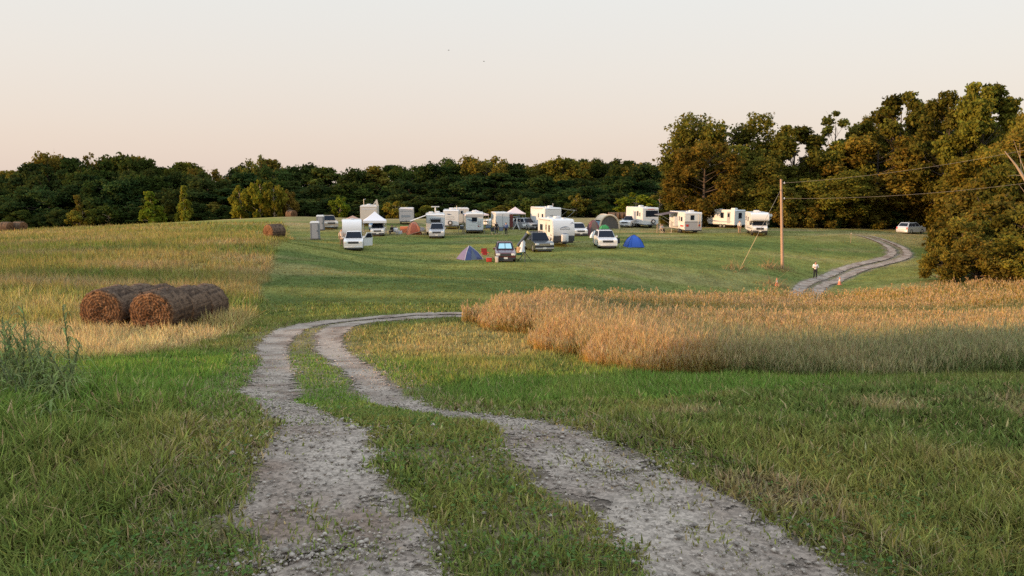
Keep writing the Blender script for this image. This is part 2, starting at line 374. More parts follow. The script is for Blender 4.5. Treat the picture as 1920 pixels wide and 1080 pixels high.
# the ruts are pressed a little into the ground
GZ = GZ - (rm * np.clip(1.2 - np.abs(Yf) / 100, 0.2, 1) * 0.015).reshape(GZ.shape)
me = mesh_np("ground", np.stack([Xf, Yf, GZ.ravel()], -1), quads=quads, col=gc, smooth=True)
def ground_material():
    m = bpy.data.materials.new("turf"); m.use_nodes = True
    n, l = m.node_tree.nodes, m.node_tree.links; b = n["Principled BSDF"]
    b.inputs["Roughness"].default_value = 1.0; b.inputs["Specular IOR Level"].default_value = 0.05
    a = n.new("ShaderNodeAttribute"); a.attribute_name = "Col"
    geo = n.new("ShaderNodeNewGeometry")
    out = a.outputs["Color"]
    for sc, lo, hi in ((0.7, 0.75, 1.25), (5.0, 0.65, 1.4), (34.0, 0.55, 1.5)):
        z = n.new("ShaderNodeTexNoise"); z.inputs["Scale"].default_value = sc; z.inputs["Detail"].default_value = 6
        l.new(geo.outputs["Position"], z.inputs["Vector"])
        r = n.new("ShaderNodeMapRange"); r.inputs[1].default_value = 0.3; r.inputs[2].default_value = 0.7; r.inputs[3].default_value = lo; r.inputs[4].default_value = hi
        l.new(z.outputs["Fac"], r.inputs[0])
        x = n.new("ShaderNodeMix"); x.data_type = 'RGBA'; x.blend_type = 'MULTIPLY'; x.inputs[0].default_value = 1
        l.new(out, x.inputs[6]); l.new(r.outputs[0], x.inputs[7]); out = x.outputs[2]
    l.new(out, b.inputs["Base Color"])
    bp = n.new("ShaderNodeBump"); bp.inputs["Strength"].default_value = 0.7; bp.inputs["Distance"].default_value = 0.05
    l.new(z.outputs["Fac"], bp.inputs["Height"]); l.new(bp.outputs[0], b.inputs["Normal"])
    return m
me.materials.append(ground_material())
tag(link("ground", me), kind='structure')

# ------------------------------------------------------------------ gravel track: two worn wheel ruts, one sheet just above the ground
def gravel_material():
    m = bpy.data.materials.new("gravel"); m.use_nodes = True
    n, l = m.node_tree.nodes, m.node_tree.links; b = n["Principled BSDF"]
    b.inputs["Roughness"].default_value = 0.95; b.inputs["Specular IOR Level"].default_value = 0.1
    geo = n.new("ShaderNodeNewGeometry")
    big = n.new("ShaderNodeTexNoise"); big.inputs["Scale"].default_value = 1.3; big.inputs["Detail"].default_value = 6
    vo = n.new("ShaderNodeTexVoronoi"); vo.inputs["Scale"].default_value = 48; vo.inputs["Randomness"].default_value = 1
    fine = n.new("ShaderNodeTexNoise"); fine.inputs["Scale"].default_value = 90; fine.inputs["Detail"].default_value = 4
    for q in (big, vo, fine): l.new(geo.outputs["Position"], q.inputs["Vector"])
    r1 = n.new("ShaderNodeValToRGB"); l.new(big.outputs["Fac"], r1.inputs[0]); e = r1.color_ramp.elements
    e[0].position = 0.36; e[0].color = (0.185, 0.130, 0.098, 1); e[1].position = 0.60; e[1].color = (0.325, 0.262, 0.212, 1)
    k = e.new(0.48); k.color = (0.258, 0.202, 0.162, 1)
    sp = n.new("ShaderNodeSeparateColor"); l.new(vo.outputs["Color"], sp.inputs[0])
    mr = n.new("ShaderNodeMapRange"); mr.inputs[3].default_value = 0.7; mr.inputs[4].default_value = 1.35; l.new(sp.outputs[0], mr.inputs[0])
    x = n.new("ShaderNodeMix"); x.data_type = 'RGBA'; x.blend_type = 'MULTIPLY'; x.inputs[0].default_value = 1
    l.new(r1.outputs[0], x.inputs[6]); l.new(mr.outputs[0], x.inputs[7])
    mr2 = n.new("ShaderNodeMapRange"); mr2.inputs[3].default_value = 0.6; mr2.inputs[4].default_value = 1.4; l.new(fine.outputs["Fac"], mr2.inputs[0])
    y = n.new("ShaderNodeMix"); y.data_type = 'RGBA'; y.blend_type = 'MULTIPLY'; y.inputs[0].default_value = 1
    l.new(x.outputs[2], y.inputs[6]); l.new(mr2.outputs[0], y.inputs[7]); l.new(y.outputs[2], b.inputs["Base Color"])
    ad = n.new("ShaderNodeMath"); ad.operation = 'SUBTRACT'; l.new(fine.outputs["Fac"], ad.inputs[0]); l.new(vo.outputs["Distance"], ad.inputs[1])
    bp = n.new("ShaderNodeBump"); bp.inputs["Strength"].default_value = 0.6; bp.inputs["Distance"].default_value = 0.008
    l.new(ad.outputs[0], bp.inputs["Height"]); l.new(bp.outputs[0], b.inputs["Normal"])
    # the gravel thins out into the turf: its edge is ragged down to single stones
    at = n.new("ShaderNodeAttribute"); at.attribute_name = "Col"; sc = n.new("ShaderNodeSeparateColor"); l.new(at.outputs["Color"], sc.inputs[0])
    e1 = n.new("ShaderNodeTexNoise"); e1.inputs["Scale"].default_value = 5; e1.inputs["Detail"].default_value = 8; e1.inputs["Roughness"].default_value = 0.72; l.new(geo.outputs["Position"], e1.inputs["Vector"])
    m1 = n.new("ShaderNodeMath"); m1.operation = 'MULTIPLY_ADD'; m1.inputs[1].default_value = 2.6; m1.inputs[2].default_value = -1.3; l.new(e1.outputs["Fac"], m1.inputs[0])
    m2 = n.new("ShaderNodeMath"); m2.operation = 'ADD'; l.new(m1.outputs[0], m2.inputs[0]); l.new(sc.outputs[0], m2.inputs[1])
    m3 = n.new("ShaderNodeMapRange"); m3.inputs[1].default_value = 0.42; m3.inputs[2].default_value = 0.52; l.new(m2.outputs[0], m3.inputs[0])
    tr = n.new("ShaderNodeBsdfTransparent"); mxs = n.new("ShaderNodeMixShader"); l.new(m3.outputs[0], mxs.inputs[0]); l.new(tr.outputs[0], mxs.inputs[1]); l.new(b.outputs[0], mxs.inputs[2]); l.new(mxs.outputs[0], n["Material Output"].inputs[0])
    return m
GRAVEL = gravel_material()
V, Q, EC = [], [], []
nu = 15
for side in (-1, 1):
    base = len(V)
    for i in range(len(TCX)):
        Yc = TCY[i]; w = float(rut_width(Yc, side)); off = side * float(rut_off(Yc, side)); al = i * 0.18
        j1 = (vnoise(np.array(al), np.array(side * 3.0), 0.9, 81) - 0.5) * 0.20; j2 = (vnoise(np.array(al), np.array(side * 5.0 + 40), 0.9, 82) - 0.5) * 0.20
        for k in range(nu):
            t = -1 + 2 * k / (nu - 1); s = off + t * (w + 0.26)
            V.append((TCX[i] + TNX[i] * s, TCY[i] + TNY[i] * s))
            edge_d = (w + (j1 if t < 0 else j2)) - abs(t) * (w + 0.26)
            EC.append(np.clip(0.5 + edge_d / 0.44, 0 if abs(t) < 0.99 else -1, 1.0))
    for i in range(len(TCX) - 1):
        for k in range(nu - 1):
            a = base + i * nu + k; Q.append((a, a + 1, a + nu + 1, a + nu))
V = np.array(V, float); EC = np.clip(np.array(EC), 0, 1)
lift = 0.004 + 0.0009 * np.maximum(V[:, 1] - 2.5, 0)
me = mesh_np("gravel_track", np.c_[V, zat(V[:, 0], V[:, 1]) + lift], quads=np.array(Q), col=np.stack([EC] * 3, -1), smooth=True)
me.materials.append(GRAVEL)
tag(link("gravel_track", me), kind='structure')
# bare stony patch beside the track
a = np.linspace(0, 2 * math.pi, 40, endpoint=False); pc = ground_at(398, 742)
rr = 1 + (vnoise(np.cos(a) * 2, np.sin(a) * 2, 0.8, 91) - 0.5) * 0.7
ring = np.stack([pc.x + np.cos(a) * 0.15 * rr, pc.y + np.sin(a) * 1.3 * rr], -1)
V = np.r_[[[pc.x, pc.y]], pc.xy[:] + (ring - pc.xy[:]) * 0.5, ring]
T = [(0, 1 + i, 1 + (i + 1) % 40) for i in range(40)]; Q = [(1 + i, 41 + i, 41 + (i + 1) % 40, 1 + (i + 1) % 40) for i in range(40)]
me = mesh_np("bare_patch", np.c_[V, zat(V[:, 0], V[:, 1]) + 0.02], quads=np.array(Q), tris=np.array(T), col=np.repeat([1.0] + [.75] * 40 + [0.05] * 40, 3).reshape(-1, 3), smooth=True); me.materials.append(GRAVEL)
tag(link("path_patch", me), kind='structure')
BARE = (pc.x, pc.y)

# ------------------------------------------------------------------ loose stones
def stones(name, X, Y, size, cols):
    n = len(X)
    o = np.array([(1, 0, 0), (-1, 0, 0), (0, 1, 0), (0, -1, 0), (0, 0, 1), (0, 0, -1)], float)
    v = o[None] * (0.6 + 0.6 * RNG.random((n, 6, 1))) + RNG.normal(0, 0.12, (n, 6, 3)); v[:, :, 2] *= 0.6
    ang = RNG.random(n) * 6.28; c, s = np.cos(ang), np.sin(ang)
    v = np.stack([v[:, :, 0] * c[:, None] - v[:, :, 1] * s[:, None], v[:, :, 0] * s[:, None] + v[:, :, 1] * c[:, None], v[:, :, 2]], -1)
    v = v * size[:, None, None] + np.stack([X, Y, zat(X, Y) + 0.012 + size * 0.25], -1)[:, None]
    f = np.array([(0, 2, 4), (2, 1, 4), (1, 3, 4), (3, 0, 4), (2, 0, 5), (1, 2, 5), (3, 1, 5), (0, 3, 5)])
    T = (f[None] + (np.arange(n) * 6)[:, None, None]).reshape(-1, 3)
    me = mesh_np(name, v.reshape(-1, 3), tris=T, col=np.repeat(cols, 6, 0))
    m = bpy.data.materials.new("stone"); m.use_nodes = True; nn, l = m.node_tree.nodes, m.node_tree.links
    at = nn.new("ShaderNodeAttribute"); at.attribute_name = "Col"; l.new(at.outputs["Color"], nn["Principled BSDF"].inputs["Base Color"])
    nn["Principled BSDF"].inputs["Roughness"].default_value = 0.95; nn["Principled BSDF"].inputs["Specular IOR Level"].default_value = 0.1
    me.materials.append(m)
    return link(name, me)
n = 60000
i = RNG.integers(0, len(TCX), n * 4); i = i[(TCY[i] > 1.5) & (TCY[i] < 30)]
keep = RNG.random(len(i)) < np.clip(3.2 / TCY[i], 0.05, 1) ** 1.1; i = i[keep][:n]
sg_ = np.sign(RNG.random(len(i)) - 0.5); sd_ = sg_ * rut_off(TCY[i], sg_) + RNG.normal(0, 0.29, len(i))
X = TCX[i] + TNX[i] * sd_ + RNG.normal(0, 0.06, len(i)); Y = TCY[i] + TNY[i] * sd_ + RNG.normal(0, 0.06, len(i))
size = np.clip(RNG.lognormal(math.log(0.0064), 0.45, len(i)), 0.003, 0.028) * (1 + Y / 22)
g = np.clip(RNG.normal(0.25, 0.07, len(i)), 0.12, 0.5)
tag(stones("gravel", X, Y, size, np.stack([g * 1.25, g * 1.04, g * 0.86], -1)), kind='stuff', label='loose grey gravel lying in the wheel ruts', cat='gravel')

# ------------------------------------------------------------------ grass blades
def blades(X, Y, h, w, col, lean=0.5, seg=2, z=None):
    n = len(X); az = RNG.random(n) * 2 * math.pi; la = RNG.random(n) * 2 * math.pi; ln = np.abs(RNG.normal(0, lean, n)) + 0.05
    base = np.stack([X, Y, zat(X, Y) - 0.01 if z is None else z], -1)
    side = np.stack([np.cos(az), np.sin(az), np.zeros(n)], -1) * (w / 2)[:, None]
    tip = np.stack([np.cos(la) * ln * h, np.sin(la) * ln * h, h / np.sqrt(1 + ln * ln * 0.5)], -1)
    if seg == 1:
        V = np.stack([base - side, base + side, base + tip], 1); k = 3
        o = np.arange(n)[:, None] * 3; return V.reshape(-1, 3), None, o + np.array([[0, 1, 2]]), np.repeat(col, 3, 0)
    mid = np.stack([tip[:, 0] * 0.30, tip[:, 1] * 0.30, tip[:, 2] * 0.62], -1)
    V = np.stack([base - side, base + side, base + mid + side * 0.8, base + mid - side * 0.8, base + tip], 1)
    o = np.arange(n)[:, None] * 5
    return V.reshape(-1, 3), o + np.array([[0, 1, 2, 3]]), o + np.array([[3, 2, 4]]), np.repeat(col, 5, 0)
def merge(parts):
    V, Q, T, C, o = [], [], [], [], 0
    for v, q, t, c in parts:
        V.append(v); C.append(c)
        if q is not None: Q.append(q + o)
        if t is not None: T.append(t + o)
        o += len(v)
    return np.concatenate(V), (np.concatenate(Q) if Q else None), (np.concatenate(T) if T else None), np.concatenate(C)
def scatter(n, y0, y1, margin=0.16, p=1.0):
    """more, finer blades close by; fewer, broader tufts far off"""
    t = RNG.random(n); Y = y0 * (y1 / y0) ** t
    X = (RNG.random(n) * (1.372 + 2 * margin) - 0.686 - margin) * Y + RNG.normal(0, 0.3, n)
    return X, Y
BLADE = leaf_mat("grass_blade", trans=0.35)
def jitter(c, s=0.22):
    n = len(c); return np.clip(c * (1 + RNG.normal(0, s, (n, 1))) * (1 + RNG.normal(0, 0.07, (n, 3))), 0.004, 0.9)
def lawn(name, n, y0, y1, hh, wk, seg, label, keep_hay=True):
    X, Y = scatter(n, y0, y1)
    r, s = rut_mask(X, Y); tall = in_poly(X, Y, TALL); hay = hay_mask(X, Y)
    ab = np.abs(s)
    dens = 1 - np.clip(r * 1.2, 0, 0.97 - 0.12 * (fbm(X, Y, 0.6, 37) > 0.56))
    dens *= np.where(ab < 0.6, np.interp(Y, [3, 8, 18, 24, 30, 60], [0.95, 0.9, 0.6, 0.35, 0.3, 0.7]), 1)
    dens *= 1 - 0.93 * (np.hypot((X - BARE[0]) / 0.15, (Y - BARE[1]) / 1.3) < 1)
    dens *= ~tall | (poly_dist(X, Y, TALL) < 1.8)
    patch = np.clip(fbm(X, Y, 0.55, 33) * 2.1 - 0.25, 0.25, 1)
    k = RNG.random(n) < dens * patch; X, Y, s, r, hay, ab = X[k], Y[k], s[k], r[k], hay[k], ab[k]; n = len(X)
    c = grass_colour(X, Y)
    c = mix(c, DRY * 0.9, ((RNG.random(n) < np.where(hay > 0.5, 0.12, np.clip(0.10 - Y * 0.0015, 0.015, 1))) * 0.8)); c = mix(c, SOIL * 1.3, ((RNG.random(n) < 0.25) & (ab < 1.7) & (ab > 1.0)) * 0.7)
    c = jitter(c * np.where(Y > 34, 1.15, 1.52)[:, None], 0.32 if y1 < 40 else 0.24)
    tuft = np.clip(fbm(X, Y, 0.55, 35) * 1.9 - 0.45, 0, 1.2)
    h = hh * (0.45 + 0.9 * RNG.random(n)) * (0.55 + 0.9 * tuft) * np.where(ab < 0.75, 0.5, np.where(ab < 1.6, 0.62, 1)) * (1 - 0.45 * r)
    left = np.clip((-X - 1.9) / 1.5, 0, 1) * np.clip((9 - Y) / 2, 0, 1); h *= 1 + 0.55 * left
    h *= 1 + hay * np.where(Y > 34.0, 5.2, np.where(Y > 24, 2.6, 1.3))
    for q in ((1388, 504), (1372, 505), (1438, 503), (1455, 504), (1475, 505), (1440, 536), (1462, 537)):        # rank dry clumps left uncut round the pole and its anchor
        g = ground_at(*q); kk = np.clip(1.4 - np.hypot((X - g.x) / 0.9, (Y - g.y) / 1.1), 0, 1); h *= 1 + 6 * kk; c = mix(c, DRY * (0.8 + 0.4 * RNG.random((n, 1))), np.clip(kk * 1.5, 0, 0.85))
    w = wk * np.maximum(Y, 2.5) * (0.7 + 0.6 * RNG.random(n))
    ls = np.where(RNG.random(n) < 0.16, 1.9, 0.75); h = np.where(ls > 1, h * 0.55, h); c = mix(c, DRY * (0.6 + 0.5 * RNG.random((n, 1))), (ls > 1) * 0.6)
    parts = blades(X, Y, h, w, c, lean=ls, seg=seg)
    v, q, t, cc = merge([parts])
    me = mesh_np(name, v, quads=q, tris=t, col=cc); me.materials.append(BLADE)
    tag(link(name, me), kind='stuff', label=label, cat='grass')
lawn("grass", 360000, 2.2, 9.5, 0.10, 0.0029, 2, 'short green and straw coloured grass beside the near track')
lawn("meadow_grass", 400000, 9.5, 34, 0.12, 0.0017, 1, 'short grass on the slope between the track and the bales')
lawn("field_grass", 420000, 34, 128, 0.065, 0.00115, 1, 'mown grass and uncut hay around the camp')

# low broad leaved weeds in the near turf
n = 17000
X, Y = scatter(n, 2.4, 8.0); r, s = rut_mask(X, Y)
cl = fbm(X, Y, 0.7, 77); k = (r < 0.3) & (cl > 0.40) & (RNG.random(n) < 0.5) & (np.abs(s) < 3.2); X, Y = X[k], Y[k]; n = len(X)
parts = []
for q in range(3):
    a = RNG.random(n) * 6.28; L = 0.007 + 0.009 * RNG.random(n); hz = zat(X, Y) + 0.02 + 0.04 * RNG.random(n)
    d = np.stack([np.cos(a), np.sin(a), RNG.normal(0.15, 0.3, n)], -1) * L[:, None]; e = np.stack([-np.sin(a), np.cos(a), RNG.normal(0, 0.25, n)], -1) * (L * 0.55)[:, None]
    b = np.stack([X, Y, hz], -1) + d * 0.2
    V = np.stack([b, b + d + e, b + d * 2, b + d - e], 1); o = np.arange(n)[:, None] * 4
    parts.append((V.reshape(-1, 3), o + np.array([[0, 1, 2, 3]]), None, np.repeat(jitter(np.tile(np.array((0.105, 0.165, 0.045)), (n, 1))), 4, 0)))
v, q, t, cc = merge(parts); me = mesh_np("clover", v, quads=q, tris=t, col=cc); me.materials.append(BLADE)
tag(link("clover_weeds", me), kind='stuff', label='low clover leaves among the near grass', cat='weeds')

# the tall uncut stand at the right of the track: stems, leaves and seed heads
def tall_stand(n_front, n_in):
    parts = []
    ragged = lambda X, Y: (X + (fbm(X, Y, 1.5, 111) - 0.5) * 1.7 + (fbm(X, Y, .4, 113) - .5) * .7, Y + (fbm(X, Y, 1.5, 115) - 0.5) * 1.7 + (fbm(X, Y, .4, 117) - .5) * .7)
    # front edge is dense, the inside only shows its tops
    X = RNG.random(n_front * 5) * 24 - 2; Y = RNG.random(n_front * 5) * 27 + 11.5
    d = poly_dist(X, Y, TALL); Xw, Yw = ragged(X, Y); k = in_poly(Xw, Yw, TALL) & (RNG.random(len(X)) < np.exp(-d / 1.6) * np.clip(d * 2.5 + fbm(X, Y, 0.7, 107) * 1.6 - 0.5, 0.05, 1)); X1, Y1 = X[k][:n_front], Y[k][:n_front]
    X, Y = scatter(n_in * 2, 12, 68); Xw, Yw = ragged(X, Y); k = in_poly(Xw, Yw, TALL); X2, Y2 = X[k][:n_in], Y[k][:n_in]
    X = np.r_[X1, X2]; Y = np.r_[Y1, Y2]; n = len(X); d = poly_dist(X, Y, TALL)
    green = np.clip((X - 2.8) / 4.0, 0, 1) * np.clip((25 - Y) / 8, 0, 1)                 # the right front is still green
    band = np.clip(1.5 - np.abs(Y - np.where(X < 16, 31 + 0.75 * X, 43 + 0.35 * (X - 16))) / 3.4, 0, 1) * np.clip((X - 2.2) / 3, 0, 1)  # a lower green swathe across the stand
    gr = np.clip(np.maximum(green * 1.25, band) * 1.2 + (fbm(X, Y, 1.7, 101) - 0.47) * 2.1 * np.clip((32 - Y) / 8, 0.35, 1), 0, 1)
    gold = np.array((0.57, 0.335, 0.068)); pink = np.array((0.46, 0.315, 0.16)); gcol = np.array((0.19, 0.205, 0.075))
    c = mix(mix(gold, pink, np.clip(fbm(X, Y, 4, 103) * 1.6 - 0.3, 0, 1)), gcol, gr)
    h = (0.20 + 0.40 * fbm(X, Y, 1.3, 105) + 0.34 * fbm(X, Y, 5.0, 106) + RNG.normal(0, 0.12, n) + 0.28 * (RNG.random(n) < 0.07)) * np.clip((0.42 - 0.2 * green) + d * (0.75 - 0.48 * green), 0, 1) * (1 - 0.5 * band) * (1 - 0.15 * green)
    h = np.clip(h, 0.18, 1.3); w = 0.00085 * np.maximum(Y, 10) * (0.6 + 0.5 * RNG.random(n))
    la = RNG.random(n) * 6.28; ln = np.abs(RNG.normal(0, 0.22, n)) * h + 0.4 * green * RNG.random(n)
    b = np.stack([X, Y, zat(X, Y) - 0.02], -1); tip = b + np.stack([np.cos(la) * ln, np.sin(la) * ln, h], -1); mid = b + (tip - b) * 0.55; mid[:, :2] -= (tip - b)[:, :2] * 0.25
    az = RNG.random(n) * 6.28; sd = np.stack([np.cos(az), np.sin(az), 0 * az], -1) * (w / 2)[:, None]
    V = np.stack([b - sd, b + sd, mid + sd * .7, mid - sd * .7, tip + sd * .4, tip - sd * .4], 1); o = np.arange(n)[:, None] * 6
    parts.append((V.reshape(-1, 3), np.concatenate([o + np.array([[0, 1, 2, 3]]), o + np.array([[3, 2, 4, 5]])]), None, np.repeat(jitter(c), 6, 0)))
    # loose feathery seed heads: several thin sprays at each tip
    for q in range(4):
        hl = (0.07 + 0.12 * RNG.random(n)) * np.clip(1 - band * .6, .3, 1); hw = np.maximum(w * 0.62, 0.004)
        a2 = RNG.random(n) * 6.28; sp_ = 0.25 + 0.55 * RNG.random(n)
        up = np.stack([np.cos(a2) * sp_, np.sin(a2) * sp_, np.ones(n)], -1) * hl[:, None]; sw = np.stack([-np.sin(a2), np.cos(a2), 0 * a2], -1) * hw[:, None]
        t0 = tip - np.stack([0 * a2, 0 * a2, 0.16 * RNG.random(n)], -1)
        V = np.stack([t0, t0 + up * .55 + sw, t0 + up, t0 + up * .55 - sw], 1); o = np.arange(n)[:, None] * 4
        hc = mix(mix(np.tile(np.array((0.54, 0.37, 0.155)), (n, 1)), np.tile(np.array((0.47, 0.315, 0.18)), (n, 1)), RNG.random(n)), np.tile(np.array((0.30, 0.27, 0.13)), (n, 1)), gr * 0.85)
        parts.append((V.reshape(-1, 3), o + np.array([[0, 1, 2, 3]]), None, np.repeat(jitter(hc), 4, 0)))
    # leaves along the lower stems
    for q in range(2):
        f = 0.15 + 0.55 * RNG.random(n); p = b + (tip - b) * f[:, None]
        a = RNG.random(n) * 6.28; L = (0.2 + 0.25 * RNG.random(n)) * np.minimum(h, 1); dr = np.stack([np.cos(a) * .55, np.sin(a) * .55, RNG.normal(.55, .35, n)], -1) * L[:, None]
        s2 = np.stack([-np.sin(a), np.cos(a), 0 * a], -1) * (w * 0.75)[:, None]
        V = np.stack([p - s2, p + s2, p + dr * .6 + s2 * .7, p + dr * .6 - s2 * .7, p + dr * np.array([1.25, 1.25, .55])], 1); o = np.arange(n)[:, None] * 5
        lc = mix(np.tile(np.array((0.55, 0.32, 0.055)), (n, 1)), np.tile(np.array((0.155, 0.19, 0.06)), (n, 1)), np.clip(gr + 0.34, 0, 1))
        parts.append((V.reshape(-1, 3), o + np.array([[0, 1, 2, 3]]), o + np.array([[3, 2, 4]]), np.repeat(jitter(lc), 5, 0)))
    return merge(parts)
v, q, t, cc = tall_stand(34000, 66000)
me = mesh_np("tall_grass", v, quads=q, tris=t, col=cc); me.materials.append(leaf_mat("tall_blade", trans=0.45))
tag(link("tall_grass", me), kind='stuff', label='tall golden uncut grass standing right of the track', cat='tall grass')
# ------------------------------------------------------------------ trees
BARK = mat("bark", (0.075, 0.055, 0.04), 0.95, var=0.35, scale=3, bump=0.5)
BARK_PALE = mat("pale_bark", (0.36, 0.27, 0.19), 0.95, var=0.25, scale=3, bump=0.3)
def leaf_cards(lobes, n, size, rng, base, spread=0.17, fill=0.5, flat=0.75):
    L = np.array(lobes, float)                    # x, y, z, r
    wgt = L[:, 3] ** 2; k = rng.choice(len(L), n, p=wgt / wgt.sum())
    d = rng.normal(0, 1, (n, 3)); d /= np.linalg.norm(d, axis=1)[:, None]
    rad = L[k, 3] * (fill + (1.12 - fill) * rng.random(n) ** 0.6)
    # lumps on each lobe so that its outline is broken
    lump = 0.82 + 0.30 * np.sin(d[:, 0] * 5 + k * 1.7) * np.sin(d[:, 1] * 5 + k * 2.3) + 0.16 * np.sin(d[:, 2] * 9 + k)
    P = L[k, :3] + d * (rad * lump)[:, None] * np.array([1, 1, flat])
    nrm = d * 0.55 + rng.normal(0, 0.75, (n, 3)) + np.array([0, 0, 0.35]); nrm /= np.linalg.norm(nrm, axis=1)[:, None]
    a = np.cross(nrm, rng.normal(0, 1, (n, 3))); a /= np.linalg.norm(a, axis=1)[:, None]; b = np.cross(nrm, a)
    s = (size * (0.55 + 0.9 * rng.random(n)))[:, None]
    bend = nrm * s * 0.25
    V = np.stack([P - a * s, P + b * s * 0.62 + bend, P + a * s, P - b * s * 0.62 + bend], 1)
    lobe_v = rng.normal(0, spread, len(L))[k]
    c = np.array(base)[None] * (1 + lobe_v + rng.normal(0, 0.15, n))[:, None] * (1 + rng.normal(0, 0.06, (n, 3)))
    return V.reshape(-1, 3), np.repeat(np.clip(c, 0.004, 0.8), 4, 0)
def tree_parts(H, W, seed, n, size, z0=0.12, crown='round', lobes_n=26, base=(0.062, 0.078, 0.026), fill=0.45, lobe_r=0.17, gaps=0.0):
    """a trunk with limbs, and a crown of leaf clumps round the limb ends"""
    rng = np.random.default_rng(seed); lobes, limbs = [], []
    for i in range(lobes_n):
        t = (i + rng.random()) / lobes_n
        prof = {'round': math.sqrt(max(0.03, 1 - (2.0 * t - 0.9) ** 2 / 1.25)), 'cone': 1.05 - 0.92 * t, 'tall': 0.55 + 0.45 * math.sin(math.pi * min(1, t * 1.05)) - 0.25 * t,
                'broad': math.sqrt(max(0.04, 1 - (1.55 * t - 0.85) ** 2)) , 'bush': math.sqrt(max(0.05, 1 - t * t))}[crown]
        a = i * 2.4 + rng.normal(0, 0.5); rr = W / 2 * prof * (0.38 + 0.62 * rng.random() ** 0.5)
        z = H * (z0 + (1 - z0) * (0.04 + 0.88 * t)); lr = W * lobe_r * (0.62 + 0.75 * rng.random()) * (0.7 + 0.3 * prof)
        lobes.append((rr * math.cos(a), rr * math.sin(a), z, min(lr, H * 0.2))); limbs.append((rr * math.cos(a), rr * math.sin(a), z))
    V, C = leaf_cards(lobes, n, size, rng, base, fill=fill)
    V[:, 2] = np.maximum(V[:, 2], H * 0.01)
    top = np.argmax(V[:, 2]); V[:, 2] *= H / V[top, 2]
    crown_me = mesh_np("crown", V, quads=np.arange(len(V)).reshape(-1, 4), col=C)
    mb = MB(); r0 = H * 0.016 + 0.06
    lean = rng.normal(0, 0.02 * H, 2)
    spine = [(lean[0] * t * t, lean[1] * t * t, H * 0.86 * t - 0.25 * (t == 0)) for t in (0, .2, .4, .6, .8, 1)]
    mb.tube(spine, [r0 * k for k in (1.25, 1, .82, .6, .36, .12)], 8)
    for i, (x, y, z) in enumerate(limbs):
        if z < H * 0.2 and crown != 'bush': pass
        zs = max(0.1 * H, z - H * (0.10 + 0.12 * rng.random())); t = min(zs / (H * 0.86), 0.95); p0 = Vector((lean[0] * t * t, lean[1] * t * t, zs)); p2 = Vector((x, y, z))
        pm = (p0 + p2) / 2 + Vector((rng.normal(0, .03) * W, rng.normal(0, .03) * W, -0.015 * H)); r = r0 * 0.36 * (1.1 - t)
        mb.tube([p0, pm, p2], [r + .03, r * .65 + .02, .015], 5)
        q = rng.normal(0, 1, 3) * W * 0.07; mb.tube([pm, p2 + Vector(q)], [r * .4 + .015, .01], 4)
    bmesh.ops.recalc_face_normals(mb.bm, faces=mb.bm.faces); tm = bpy.data.meshes.new("trunk"); mb.bm.to_mesh(tm); mb.bm.free()
    return crown_me, tm, H, W
LEAF = {}
def tree_leaf(key):
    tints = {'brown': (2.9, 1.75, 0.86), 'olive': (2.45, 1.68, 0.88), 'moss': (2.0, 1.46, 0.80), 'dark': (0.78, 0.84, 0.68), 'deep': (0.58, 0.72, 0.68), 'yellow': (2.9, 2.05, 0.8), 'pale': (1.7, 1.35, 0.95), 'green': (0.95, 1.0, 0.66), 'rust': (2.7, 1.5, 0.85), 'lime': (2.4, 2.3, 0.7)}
    if key not in LEAF: LEAF[key] = leaf_mat("leaves_" + key, tints[key], trans=0.38, rnd=0.2)
    return LEAF[key]
PROTO = {}
def proto(key):
    if key not in PROTO:
        spec = {
         'oak': dict(H=19, W=17, seed=1, n=34000, size=0.27, crown='broad', lobes_n=34, z0=0.06),
         'oak_b': dict(H=19, W=16, seed=12, n=34000, size=0.27, crown='broad', lobes_n=40, z0=0.04, lobe_r=0.14),
         'cotton': dict(H=22, W=13, seed=3, n=30000, size=0.26, crown='tall', lobes_n=36, z0=0.16, lobe_r=0.15, fill=0.3),
         'cotton_b': dict(H=22, W=14, seed=31, n=26000, size=0.26, crown='round', lobes_n=34, z0=0.2, lobe_r=0.135, fill=0.3),
         'sparse': dict(H=20, W=9, seed=5, n=6500, size=0.22, crown='tall', lobes_n=20, z0=0.25, lobe_r=0.12, fill=0.2),
         'bush': dict(H=5, W=6, seed=7, n=15000, size=0.12, crown='bush', lobes_n=22, z0=0.05, lobe_r=0.2),
         'bush_b': dict(H=5, W=5, seed=71, n=13000, size=0.125, crown='bush', lobes_n=18, z0=0.05, lobe_r=0.22),
         'wood_a': dict(H=15, W=12, seed=8, n=11050, size=0.32, crown='round', lobes_n=24, z0=0.03, lobe_r=0.2),
         'wood_b': dict(H=15, W=10, seed=81, n=10200, size=0.32, crown='tall', lobes_n=22, z0=0.03, lobe_r=0.2),
         'wood_c': dict(H=15, W=14, seed=82, n=11900, size=0.32, crown='broad', lobes_n=28, z0=0.03, lobe_r=0.17),
         'wood_thin': dict(H=15, W=11, seed=83, n=2600, size=0.34, crown='round', lobes_n=22, z0=0.2, lobe_r=0.15, fill=0.2),
         'sapling': dict(H=6, W=4.2, seed=9, n=3200, size=0.24, crown='cone', lobes_n=16, z0=0.06, lobe_r=0.2),
         'sapling_b': dict(H=6, W=5, seed=91, n=3600, size=0.24, crown='round', lobes_n=16, z0=0.08, lobe_r=0.2),
        }[key]
        PROTO[key] = tree_parts(**spec)
    return PROTO[key]
